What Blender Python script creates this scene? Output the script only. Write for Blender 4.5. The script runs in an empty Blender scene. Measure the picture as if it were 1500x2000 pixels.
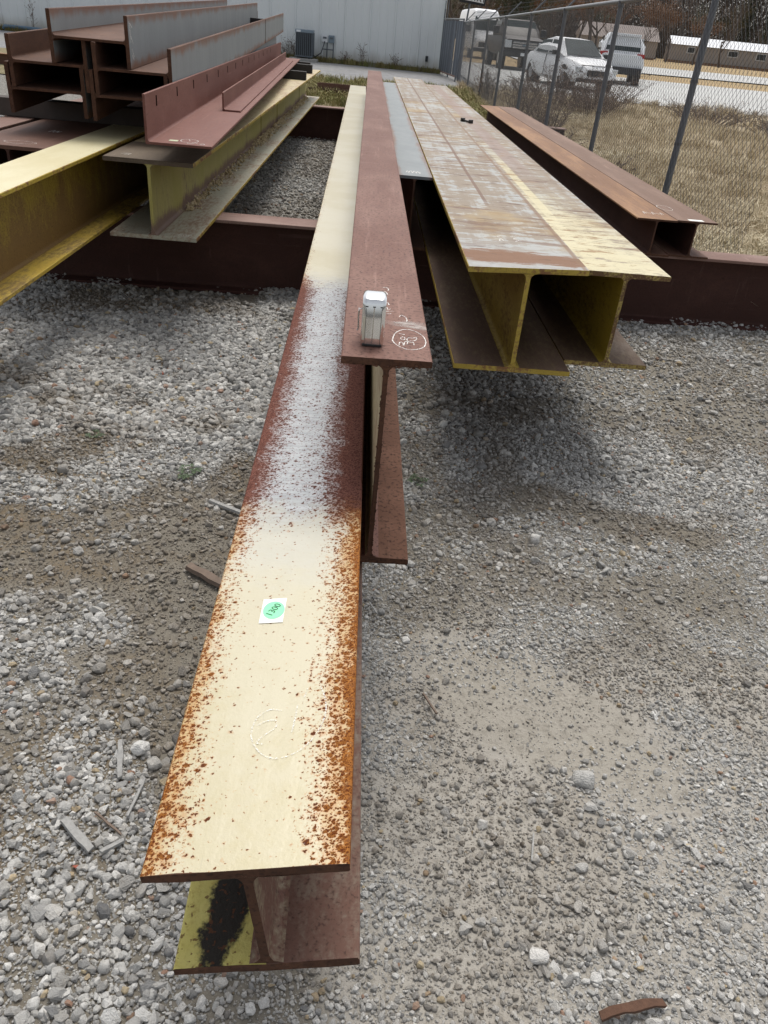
import bpy, bmesh, math, random
import numpy as np
from mathutils import Vector, Matrix
R = math.radians
random.seed(7); RNG = np.random.default_rng(11)
scene = bpy.context.scene
COL = scene.collection

# ------------------------------------------------------------------ camera
CAM_H = 1.64
PITCH = math.atan(947 / 1500.0)
ROLL = math.atan(0.1)
cam = bpy.data.cameras.new('camera'); cam_o = bpy.data.objects.new('camera', cam); COL.objects.link(cam_o)
cam.sensor_fit = 'HORIZONTAL'; cam.sensor_width = 36; cam.lens = 36.0
cam.clip_start = 0.05; cam.clip_end = 6000
_fw = Vector((0, math.cos(PITCH), -math.sin(PITCH))); _up = Vector((0, math.sin(PITCH), math.cos(PITCH))); _rt = Vector((1, 0, 0))
_c, _s = math.cos(ROLL), math.sin(ROLL)
_cx = _rt * _c + _up * _s; _cy = _up * _c - _rt * _s; _cz = -_fw
cam_o.matrix_world = Matrix(((_cx.x, _cy.x, _cz.x, 0), (_cx.y, _cy.y, _cz.y, 0), (_cx.z, _cy.z, _cz.z, CAM_H), (0, 0, 0, 1)))
scene.camera = cam_o

# ------------------------------------------------------------------ sky and sun (bright overcast)
SUN_EL, SUN_AZ = 63, 4           # degrees; azimuth clockwise from +Y
world = bpy.data.worlds.new('World'); scene.world = world; world.use_nodes = True
wn = world.node_tree; wn.nodes.clear()
sky = wn.nodes.new('ShaderNodeTexSky'); sky.sky_type = 'NISHITA'; sky.sun_disc = False
sky.sun_elevation = R(SUN_EL); sky.sun_rotation = R(SUN_AZ); sky.air_density = 1.0; sky.dust_density = 4.0; sky.ozone_density = 1.0
hs = wn.nodes.new('ShaderNodeHueSaturation'); hs.inputs['Saturation'].default_value = 0.28
bg = wn.nodes.new('ShaderNodeBackground'); bg.inputs['Strength'].default_value = 0.125
wo = wn.nodes.new('ShaderNodeOutputWorld')
wn.links.new(sky.outputs[0], hs.inputs['Color']); wn.links.new(hs.outputs[0], bg.inputs[0]); wn.links.new(bg.outputs[0], wo.inputs[0])
sl = bpy.data.lights.new('sun', 'SUN'); sl.energy = 1.35; sl.angle = R(26); sl.color = (1.0, 0.96, 0.9)
so = bpy.data.objects.new('sun', sl); COL.objects.link(so)
_d = Vector((math.sin(R(SUN_AZ)) * math.cos(R(SUN_EL)), math.cos(R(SUN_AZ)) * math.cos(R(SUN_EL)), math.sin(R(SUN_EL))))
so.rotation_euler = (-_d).to_track_quat('-Z', 'Y').to_euler(); so.location = (4, 4, 12)
vs = scene.view_settings; vs.view_transform = 'Standard'; vs.look = 'None'; vs.exposure = 0.5; vs.gamma = 1.0; vs.use_curve_mapping = False

# ------------------------------------------------------------------ shader helper
class S:
    def __init__(s, g, k): s.g, s.k = g, k
    def _m(s, op, o, rev=False):
        a, b = (o, s) if rev else (s, o)
        return s.g.math(op, a, b)
    def __add__(s, o): return s._m('ADD', o)
    __radd__ = __add__
    def __mul__(s, o): return s._m('MULTIPLY', o)
    __rmul__ = __mul__
    def __sub__(s, o): return s._m('SUBTRACT', o)
    def __rsub__(s, o): return s._m('SUBTRACT', o, True)
    def __truediv__(s, o): return s._m('DIVIDE', o)
    def __pow__(s, o): return s._m('POWER', o)
class G:
    def __init__(g, name):
        g.mat = bpy.data.materials.new(name); g.mat.use_nodes = True
        g.nt = g.mat.node_tree; g.nt.nodes.clear(); g._co = {}
    def node(g, t): return g.nt.nodes.new(t)
    def put(g, sock, v):
        if isinstance(v, S): g.nt.links.new(v.k, sock)
        elif isinstance(v, (tuple, list)):
            sock.default_value = tuple(v) + (1.0,) if (sock.type == 'RGBA' and len(v) == 3) else tuple(v)
        else: sock.default_value = v
    def math(g, op, a, b=None, c=None, clamp=False):
        n = g.node('ShaderNodeMath'); n.operation = op; n.use_clamp = clamp
        g.put(n.inputs[0], a)
        if b is not None: g.put(n.inputs[1], b)
        if c is not None: g.put(n.inputs[2], c)
        return S(g, n.outputs[0])
    def abs(g, a): return g.math('ABSOLUTE', a)
    def max(g, a, b): return g.math('MAXIMUM', a, b)
    def min(g, a, b): return g.math('MINIMUM', a, b)
    def lt(g, a, b): return g.math('LESS_THAN', a, b)
    def coord(g, kind='Object'):
        if kind not in g._co:
            n = g.node('ShaderNodeTexCoord'); g._co[kind] = S(g, n.outputs[kind])
        return g._co[kind]
    def pos(g):
        if 'pos' not in g._co: g._co['pos'] = S(g, g.node('ShaderNodeNewGeometry').outputs['Position'])
        return g._co['pos']
    def normal(g): return S(g, g.node('ShaderNodeNewGeometry').outputs['True Normal'])
    def rnd(g): return S(g, g.node('ShaderNodeObjectInfo').outputs['Random'])
    def xyz(g, v):
        n = g.node('ShaderNodeSeparateXYZ'); g.put(n.inputs[0], v); return [S(g, o) for o in n.outputs]
    def comb(g, x, y, z):
        n = g.node('ShaderNodeCombineXYZ')
        for i, q in enumerate((x, y, z)): g.put(n.inputs[i], q)
        return S(g, n.outputs[0])
    def stretch(g, v, s):
        n = g.node('ShaderNodeVectorMath'); n.operation = 'MULTIPLY'; g.put(n.inputs[0], v); n.inputs[1].default_value = s; return S(g, n.outputs[0])
    def offset(g, v, f, k=53.0):
        n = g.node('ShaderNodeVectorMath'); n.operation = 'ADD'; g.put(n.inputs[0], v)
        g.put(n.inputs[1], g.comb(f * k, f * k * 0.7, f * k * 1.3)); return S(g, n.outputs[0])
    def noise(g, v, scale, detail=3, rough=0.55):
        n = g.node('ShaderNodeTexNoise'); g.put(n.inputs['Vector'], v); n.inputs['Scale'].default_value = scale
        n.inputs['Detail'].default_value = detail; n.inputs['Roughness'].default_value = rough; return S(g, n.outputs[0])
    def voro(g, v, scale, feature='F1'):
        n = g.node('ShaderNodeTexVoronoi'); n.feature = feature; g.put(n.inputs['Vector'], v); n.inputs['Scale'].default_value = scale
        sp = g.node('ShaderNodeSeparateColor'); g.nt.links.new(n.outputs['Color'], sp.inputs[0])
        return S(g, n.outputs['Distance']), S(g, sp.outputs[0]), S(g, sp.outputs[1])
    def smooth(g, a, b, x):
        n = g.node('ShaderNodeMapRange'); n.interpolation_type = 'SMOOTHSTEP'; g.put(n.inputs[0], x)
        g.put(n.inputs[1], a); g.put(n.inputs[2], b); n.inputs[3].default_value = 0; n.inputs[4].default_value = 1; return S(g, n.outputs[0])
    def mix(g, a, b, f):
        n = g.node('ShaderNodeMix'); n.data_type = 'RGBA'; g.put(n.inputs[0], f); g.put(n.inputs[6], a); g.put(n.inputs[7], b); return S(g, n.outputs[2])
    def attr(g, name, typ='INSTANCER'):
        n = g.node('ShaderNodeAttribute'); n.attribute_type = typ; n.attribute_name = name; return S(g, n.outputs['Fac'])
    def ramp(g, f, stops):
        n = g.node('ShaderNodeValToRGB'); g.put(n.inputs[0], f); e = n.color_ramp.elements
        while len(e) < len(stops): e.new(0.5)
        for el, (p, c) in zip(e, stops): el.position = p; el.color = tuple(c) + (1,)
        return S(g, n.outputs[0])
    def out(g, color, rough=0.6, metal=0.0, bump=None, bstr=0.3, bdist=0.002, spec=0.5, coat=0.0, emis=None, estr=0, trans=0.0, alpha=None):
        b = g.node('ShaderNodeBsdfPrincipled'); o = g.node('ShaderNodeOutputMaterial'); g.nt.links.new(b.outputs[0], o.inputs[0])
        g.put(b.inputs['Base Color'], color); g.put(b.inputs['Roughness'], rough); g.put(b.inputs['Metallic'], metal)
        g.put(b.inputs['Specular IOR Level'], spec)
        if isinstance(coat, S) or coat: g.put(b.inputs['Coat Weight'], coat); b.inputs['Coat Roughness'].default_value = 0.12
        if trans: b.inputs['Transmission Weight'].default_value = trans
        if alpha is not None: g.put(b.inputs['Alpha'], alpha)
        if bump is not None:
            n = g.node('ShaderNodeBump'); n.inputs['Strength'].default_value = bstr; n.inputs['Distance'].default_value = bdist
            g.put(n.inputs['Height'], bump); g.nt.links.new(n.outputs[0], b.inputs['Normal'])
        return g.mat
M = {}
def plain(name, col, rough=0.6, metal=0.0, var=0.25, scale=6.0, bstr=0.15, bdist=0.002, coat=0.0):
    g = G(name); v = g.offset(g.coord(), g.rnd()); n = g.noise(v, scale, 5, .6)
    c = g.mix(tuple(k * (1 - var) for k in col), tuple(min(1, k * (1 + var)) for k in col), n)
    M[name] = g.out(c, rough, metal, n, bstr, bdist, coat=coat); return M[name]

# ---- rolled steel with rust film
def rust(name, dark, mid, light, speck=0.6, rough=0.62, streak=(1, 1, 1), big=3.0, fine=160, chalky=0.0):
    g = G(name); co = g.offset(g.coord(), g.rnd()); st = g.stretch(co, streak)
    n1 = g.noise(st, big, 5, .6); n2 = g.noise(co, fine, 2, .6); n3 = g.noise(st, big * 8, 4, .65)
    c = g.mix(mid, light, g.smooth(.42, .68, n1 * .65 + n3 * .35))
    c = g.mix(c, dark, g.smooth(.5, .72, n2) * speck)
    c = g.mix(c, dark, g.smooth(.56, .75, n3) * .5)
    n5 = g.noise(g.stretch(co, (5, .22, 5)), 7, 5, .7); n6 = g.noise(g.stretch(co, (.4, 2.5, .4)), 6, 5, .75)
    c = g.mix(c, tuple(min(1, k * 1.35 + .03) for k in light), g.smooth(.60, .72, n5) * .4); c = g.mix(c, tuple(min(1, k * 1.2 + .025) for k in light), g.smooth(.60, .70, n6) * .35)
    rr = n3 * .3 + (rough - .08)
    M[name] = g.out(c, rr, 0.0, n2 * .6 + n3 * .4, .45, .0014, spec=.3); return M[name]
rust('red_rust', (.05, .021, .015), (.155, .069, .049), (.235, .13, .10), .95, .6, (1, .3, 1), 5, 105)
rust('red_rust_rough', (.045, .020, .012), (.135, .066, .042), (.19, .10, .066), .95, .8, (1, 1, 1), 9, 85)
rust('primer_red', (.10, .037, .027), (.165, .064, .047), (.22, .10, .077), .45, .6, (1, .25, 1), 4, 60)
rust('dark_rust', (.022, .010, .008), (.056, .024, .018), (.084, .038, .029), .5, .75, (1, .6, 1))
rust('brown_rust', (.06, .03, .016), (.20, .10, .05), (.36, .20, .10), .5, .6, (1, .12, 1), 5)
rust('brown_rust_grey', (.06, .033, .022), (.17, .098, .066), (.27, .175, .13), .5, .6, (1, .12, 1), 5)
rust('brown_rust_dull', (.05, .026, .017), (.125, .062, .042), (.185, .10, .072), .5, .62, (1, .3, 1), 2.5)
rust('pink_rust', (.09, .045, .036), (.21, .125, .10), (.32, .22, .185), .45, .65, (1, .3, 1), 3)
rust('h_rust', (.035, .018, .012), (.095, .046, .029), (.15, .078, .05), .5, .7, (1, .4, 1), 3)
rust('cut_end', (.03, .016, .011), (.075, .036, .022), (.12, .055, .032), .7, .8, (1, 1, 1), 14, 120)
rust('olive_steel', (.05, .035, .022), (.115, .085, .058), (.165, .13, .09), .4, .6, (1, .3, 1), 3)

def mill_scale(name, axis):       # blue grey mill scale with rust creeping from the long edges; axis = edge coordinate
    g = G(name); co = g.coord(); v = g.offset(co, g.rnd()); x, y, z = g.xyz(co); t = {'x': x, 'z': z}[axis[0]]
    e = g.abs((t - axis[1]) / axis[2]); st = g.stretch(v, (1, .25, 1) if axis[0] == 'x' else (1, .8, .35))
    n1 = g.noise(st, 7, 5, .65); n2 = g.noise(v, 140, 2)
    base = g.mix((.17, .19, .195), (.28, .30, .305), g.noise(g.stretch(v, (1, .5, .12)), 9, 5, .7))
    r = g.smooth(.55, .98, e + (n1 - .5) * .95)
    rc = g.mix((.13, .058, .036), (.24, .125, .078), n1)
    c = g.mix(base, rc, r * .9); c = g.mix(c, (.09, .05, .035), g.smooth(.6, .78, n2) * .5)
    M[name] = g.out(c, .58, 0, n2, .25, .001, spec=.3)
mill_scale('mill_scale_flange', ('z', 0.0, .135))
mill_scale('mill_scale_top', ('x', 0.0, .115))

def cream_top():
    g = G('cream_paint_rusting'); p = g.coord(); x, y, z = g.xyz(p)
    x = x + (1 - g.smooth(-1.2, 3.2, y)) * .052; e = g.abs(x) / .133; right = g.smooth(-.01, .03, x)
    n1 = g.noise(p, 7, 4, .6); n2 = g.noise(p, 38, 3, .6); n3 = g.noise(p, 3.0, 2); nf = g.noise(p, 170, 2); nb = g.noise(p, 18, 4, .65); ns = g.noise(g.stretch(p, (.22, 1.5, 1)), 70, 4, .7)
    zy = y + (n1 - .5) * .22 + (nb - .5) * .16 + (ns - .5) * .10 - e * e * .06
    zone = g.smooth(.70, .88, zy) * (1 - g.smooth(2.45, 2.75, y + (n1 - .5) * .3 + (ns - .5) * .5)); pale = g.smooth(.50, .72, zy) * (1 - zone)
    far = g.smooth(2.4, 2.9, y + (n1 - .5) * .4)
    cream = g.mix((.475, .418, .255), (.53, .485, .345), g.smooth(.35, .65, n3 + (n2 - .5) * .3))
    cream = g.mix(cream, (.47, .41, .26), g.smooth(.50, .72, n2 * .5 + nb * .5) * .35); cream = g.mix(cream, (.50, .50, .46), pale * .6 * (1 - far))
    grey = g.mix((.25, .27, .285), (.42, .44, .455), g.smooth(.34, .62, ns * .7 + nb * .3))
    paint = g.mix(cream, grey, zone * .95)
    f = e + (n1 - .5) * .34 + (nb - .5) * .42 + zone * (.16 + right * .14) + right * .04 + (1 - right) * (1 - g.smooth(.05, .55, y)) * .13 - far * (.30 + right * .5)
    gold = g.smooth(.74, .98, f + (n2 - .5) * .34 + (nf - .5) * .22)
    c = g.mix(paint, g.mix((.44, .30, .105), (.17, .076, .056), zone), gold * .8)
    solid = g.smooth(1.0 - zone * .08, 1.08 - zone * .08, f + (nf - .5) * .34 + (n2 - .5) * .3); edge_c = g.mix((.135, .036, .013), (.135, .048, .037), zone)
    c = g.mix(c, edge_c, solid * .92); hb = nf; allr = solid
    for sc, base, k in ((98, .02, 1.0), (150, .03, 1.0), (230, .05, .9)):
        d, r1, r2 = g.voro(g.offset(p, nf * .0010 + n2 * .0006, 10), sc)
        dens = g.math('ADD', g.smooth(.42, .98, f) * .95, zone * .32 + base - far * .15, clamp=True)
        on = g.lt(r1, dens); rad = r2 * r2 * .34 + .13 + dens * dens * dens * .14
        halo = on * (1 - g.smooth(.5, 2.2, d / rad)); core = on * (1 - g.smooth(.78, 1.05, d / rad))
        c = g.mix(c, g.mix((.42, .17, .035), (.20, .09, .065), zone), halo * .65 * k)
        c = g.mix(c, g.mix((.072, .013, .005), (.060, .018, .013), zone), core * .92 * k); hb = hb + core * .8; allr = g.max(allr, core)
    runs = g.noise(g.stretch(p, (.5, 3.0, 1)), 14, 5, .75); c = g.mix(c, (.42, .27, .10), g.smooth(.58, .74, runs) * g.smooth(.35, .85, f) * .45 * (1 - zone)); scr = g.noise(g.stretch(p, (9, .35, 1)), 16, 3, .6); c = g.mix(c, (.36, .33, .26), g.smooth(.70, .76, scr) * .35)
    c = g.mix(c, (.34, .35, .36), g.smooth(.76, .79, g.noise(p, 40, 2)) * .5 * (1 - far))
    M['cream_paint_rusting'] = g.out(c, allr * .5 + .34, 0, hb, .35, .0012, spec=.5 - allr * .4, coat=(1 - allr) * .18)
cream_top()

def painted(name, paint, paint2, rustc, rustc2, amount, streak=(1, .3, 1), speck=.4, rough=.5, zgrad=None, big=6, soft=.0):
    """flaking paint over rust; zgrad = (z0, z1, add) makes rust heavier toward z0"""
    g = G(name); co = g.coord(); v = g.offset(co, g.rnd()); x, y, z = g.xyz(co); st = g.stretch(v, streak)
    n1 = g.noise(st, big, 6, .68); n2 = g.noise(st, big * 9, 4, .65); nf = g.noise(v, 150, 2)
    f = n1 * .6 + n2 * .4
    if zgrad: f = f + (1 - g.smooth(zgrad[0], zgrad[1], z)) * zgrad[2]
    r = g.smooth(.60 - amount * .35 - soft * .5, .68 - amount * .30 + soft * .5, f + (nf - .5) * soft * 1.2)
    c = g.mix(g.mix(paint, paint2, g.smooth(.35, .65, n1)), g.mix(rustc, rustc2, n2), r)
    c = g.mix(c, tuple(k * .35 for k in rustc), g.smooth(.55, .75, nf) * speck)
    M[name] = g.out(c, r * .2 + rough, 0, nf * .5 + r * .5, .3, .0012); return M[name]
painted('yellow_edge_paint', (.42, .30, .04), (.50, .37, .06), (.16, .075, .03), (.28, .14, .05), .35, (1, .5, 1), .45, .5)
painted('yellow_web', (.36, .265, .03), (.46, .35, .05), (.17, .095, .028), (.25, .15, .045), .40, (1, 1, .35), .65, .5, (.02, .40, .16), 8, .16)
painted('yellow_flange', (.46, .32, .045), (.56, .41, .07), (.24, .13, .03), (.15, .11, .05), .38, (1, .35, 1), .45, .5, None, 6, .1)
painted('cream_flat', (.60, .53, .31), (.66, .60, .39), (.33, .22, .08), (.45, .33, .14), -.05, (1, .3, 1), .12, .45)
painted('cream_end', (.40, .34, .09), (.50, .43, .13), (.030, .021, .014), (.07, .045, .02), .40, (1, 1, 1), .7, .65, None, 8, .04)
painted('cream_web', (.30, .26, .17), (.36, .31, .20), (.13, .06, .042), (.17, .085, .058), .62, (1, 1, 1), .6, .6, None, 9, .12)
painted('olive_web', (.36, .32, .075), (.42, .37, .12), (.17, .10, .075), (.22, .15, .11), .05, (1, .8, .3), .2, .5, (.02, .13, .30), 5, .15)
painted('olive_flange', (.36, .355, .285), (.43, .415, .32), (.20, .12, .09), (.27, .185, .12), .30, (1, .3, 1), .3, .55, None, 6, .1)
painted('tan_top', (.46, .38, .20), (.52, .45, .27), (.29, .18, .10), (.36, .25, .14), .36, (1, .4, 1), .3, .5, None, 6, .1)
painted('yellow_pair_web', (.36, .26, .03), (.44, .33, .05), (.10, .055, .02), (.16, .09, .03), .25, (1, .4, 1), .5, .55, None, 6, .12)
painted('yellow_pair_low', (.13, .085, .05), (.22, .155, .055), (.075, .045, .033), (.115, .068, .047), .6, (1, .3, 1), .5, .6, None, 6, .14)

def grimy_yellow():
    g = G('grimy_yellow'); p = g.coord(); x, y, z = g.xyz(p); n1 = g.noise(p, 22, 5, .7); n2 = g.noise(p, 70, 4, .7); nf = g.noise(p, 180, 2)
    yel = g.mix((.50, .43, .10), (.60, .54, .20), n1); yel = g.mix(yel, (.36, .27, .07), g.smooth(.5, .7, n2) * .6)
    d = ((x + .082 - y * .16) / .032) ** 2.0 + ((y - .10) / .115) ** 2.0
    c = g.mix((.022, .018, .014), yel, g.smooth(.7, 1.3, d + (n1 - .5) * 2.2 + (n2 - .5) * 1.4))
    c = g.mix(c, (.10, .035, .012), g.smooth(.60, .66, g.noise(p, 95, 2)) * .8)
    M['grimy_yellow'] = g.out(c, .75, 0, n2 + nf * .4, .7, .004, spec=.3)
grimy_yellow()
def weathered_top(name, hb, right):
    g = G(name); p = g.coord(); x, y, z = g.xyz(p); e = x / hb
    cross = g.stretch(p, (.35, 1.7, 1)); along = g.stretch(p, (2.0, .10, 1))
    n1 = g.noise(cross, 6, 7, .74); n2 = g.noise(along, 6, 5, .65); n3 = g.noise(p, 1.6, 4, .6); nf = g.noise(p, 130, 3); n4 = g.noise(cross, 22, 6, .75); n5 = g.noise(g.stretch(p, (.5, 1.2, 1)), 11, 6, .72)
    pale = g.mix((.32, .33, .325), (.43, .43, .405), n3)
    tan = g.mix((.225, .18, .135), (.31, .26, .20), n2)
    brown = g.mix((.14, .083, .057), (.21, .135, .10), n4)
    c = g.mix(tan, pale, g.smooth(.50, .54, n5 * .55 + n2 * .3 + n4 * .15))
    c = g.mix(c, brown, g.smooth(.52, .58, n1 * .6 + n4 * .25 + n3 * .15))
    c = g.mix(c, (.40, .28, .11), g.smooth(.55, .66, n3 * .7 + n4 * .3) * .5)
    if right:
        mid = (1 - g.smooth(.30, .42, g.abs(e + .12 + (n4 - .5) * .1))); c = g.mix(c, g.mix((.23, .165, .14), (.32, .25, .22), n2), mid * g.smooth(1.6, 3.4, y) * .8)
        yz = 1 - g.smooth(.2, 2.2, y + (n1 - .5) * 3.4 + e * .5)
        fl = g.smooth(.47, .52, n5 * .5 + n4 * .5 + yz * .07); st = (1 - g.smooth(.12, .2, g.abs(e + .62))) * (1 - g.smooth(2.0, 4.5, y)); yz = g.max(yz, st); fl = g.max(fl, st * .8)
        c = g.mix(c, g.mix((.54, .48, .29), (.62, .57, .40), n3), yz * fl * .95)
        c = g.mix(c, (.10, .06, .035), g.smooth(.55, .60, n4 * .7 + n1 * .3) * .85); c = g.mix(c, (.26, .15, .06), g.smooth(.54, .60, n5 * .7 + n1 * .3) * .8)
    else:
        band = (1 - g.smooth(.085, .125, g.abs(y - .15 + (n1 - .5) * .14) + (n4 - .5) * .28 + g.abs(e + .1) * .03))
        near = 1 - g.smooth(.1, .6, y)
        c = g.mix(c, pale, near * .75)
        c = g.mix(c, g.mix((.15, .062, .026), (.23, .115, .055), nf), band * .95)
        line = 1 - g.smooth(.007, .013, g.abs(x + .012 + (n3 - .5) * .01))
        c = g.mix(c, (.16, .09, .06), line * g.smooth(1.1, 1.4, y) * .85)
        c = g.mix(c, (.21, .12, .065), (1 - g.smooth(.005, .014, g.abs(x - hb * .92 + (n4 - .5) * .01))) * .7)
        c = g.mix(c, (.08, .05, .035), g.smooth(.565, .62, n4 * .75 + n1 * .25) * .75)
    c = g.mix(c, (.09, .055, .038), g.smooth(.60, .78, nf) * .5)
    M[name] = g.out(c, n1 * .25 + .5, 0, nf * .4 + n4 * .6, .35, .0015, spec=.25)
weathered_top('weathered_top_pale', .247, False); weathered_top('weathered_top_yellow', .18, True)

# ---- ground materials
def gravel_mats():
    g = G('gravel_ground'); p = g.pos(); x, y, z = g.xyz(p)
    n1 = g.noise(p, .9, 4); n2 = g.noise(p, 4, 5, .65); n3 = g.noise(p, 70, 4, .7); n4 = g.noise(p, 300, 2)
    d, r1, r2 = g.voro(p, 60); d2, q1, q2 = g.voro(p, 34)
    lightm = g.smooth(-.25, .15, x + (n1 - .5) * .8) * (1 - g.smooth(1.5, 2.4, y + (n2 - .5) * 1.2)); dust_gap_shade = g.mix(g.mix((.15, .135, .108), (.215, .195, .16), n2), g.mix((.30, .28, .243), (.40, .375, .335), n2), g.smooth(.2, .8, lightm))  # darker dust tones put shade into the gaps between stones
    soil = g.mix((.10, .075, .046), (.20, .155, .10), n3)
    sandm = g.smooth(1.0, .35, ((x - .52) / .42) ** 2.0 + ((y - 1.60 + (x - .5) * .45) / .26) ** 2.0 + (n2 - .5) * .9)
    leftm = g.smooth(-.1, -.7, x) * (1 - g.smooth(5.0, 6.5, y))
    c = g.mix(dust_gap_shade, soil, g.smooth(.50, .60, n1 * .6 + n2 * .4 + leftm * .05) * (.25 + leftm * .65))
    c = g.mix(c, g.mix((.265, .242, .20), (.355, .33, .285), n3 * .6 + n2 * .4), sandm * .75)
    n6 = g.noise(p, 24, 5, .75); c = g.mix(c, (.19, .17, .138), g.smooth(.48, .66, n6) * .5); c = g.mix(c, (.10, .09, .075), g.smooth(.50, .68, n3) * .6); c = g.mix(c, (.40, .38, .34), g.smooth(.58, .72, n4) * .4)
    pebc = g.mix((.20, .198, .188), (.52, .512, .49), r1)
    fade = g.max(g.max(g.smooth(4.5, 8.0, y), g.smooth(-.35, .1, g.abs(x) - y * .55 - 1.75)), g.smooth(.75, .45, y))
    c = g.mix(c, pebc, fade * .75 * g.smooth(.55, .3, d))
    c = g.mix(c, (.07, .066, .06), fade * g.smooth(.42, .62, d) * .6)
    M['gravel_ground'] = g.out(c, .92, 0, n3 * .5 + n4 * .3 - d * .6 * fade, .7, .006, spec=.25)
    g = G('gravel_stone'); a = g.attr('tint'); v = g.offset(g.coord(), a, 90)
    n = g.noise(v, 1.6, 4, .65); n2 = g.noise(v, 6, 3)
    c = g.ramp(a, [(0.0, (.10, .10, .103)), (.12, (.22, .22, .216)), (.35, (.37, .364, .346)), (.6, (.49, .482, .458)), (.82, (.62, .61, .58)),
                   (.93, (.74, .73, .70)), (.95, (.40, .31, .20)), (.975, (.50, .42, .28)), (.985, (.33, .19, .13)), (1.0, (.40, .29, .23))])
    c = g.mix(c, (.22, .205, .18), g.smooth(.46, .72, n) * .5); c = g.mix(c, (.10, .095, .085), g.smooth(.6, .8, n2) * .4)
    c = g.mix(c, (.155, .118, .074), g.attr('mud') * (n * .6 + .5))
    M['gravel_stone'] = g.out(c, .85, 0, n2, .4, .05, spec=.3)
    g = G('tan_debris'); a = g.attr('tint'); c = g.mix((.42, .33, .19), (.60, .51, .34), a); M['tan_debris'] = g.out(c, .9)
gravel_mats()
def ground_mix(name, c1, c2, c3, s1=.5, s2=8, rough=.9, bd=.01):
    g = G(name); p = g.pos(); n1 = g.noise(p, s1, 4); n2 = g.noise(p, s2, 5, .7); n3 = g.noise(p, s2 * 9, 3)
    c = g.mix(g.mix(c1, c2, g.smooth(.35, .65, n2)), c3, g.smooth(.45, .65, n1) * .7); c = g.mix(c, tuple(k * .5 for k in c1), g.smooth(.55, .75, n3) * .4)
    M[name] = g.out(c, rough, 0, n2 + n3 * .4, .5, bd, spec=.2)
ground_mix('drive_surface', (.20, .20, .205), (.27, .27, .27), (.24, .235, .22), .3, 5)
ground_mix('dry_field', (.31, .25, .16), (.43, .36, .245), (.25, .20, .13), .35, 5, .95, .05)
ground_mix('verge_soil', (.16, .14, .075), (.24, .20, .12), (.13, .125, .06), .4, 6, .95, .03)
ground_mix('concrete_lot', (.44, .44, .43), (.52, .52, .50), (.40, .395, .38), .1, 2, .8, .002)
ground_mix('tan_grass', (.33, .235, .125), (.38, .28, .15), (.28, .22, .12), .1, .8, .95, .02)
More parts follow.
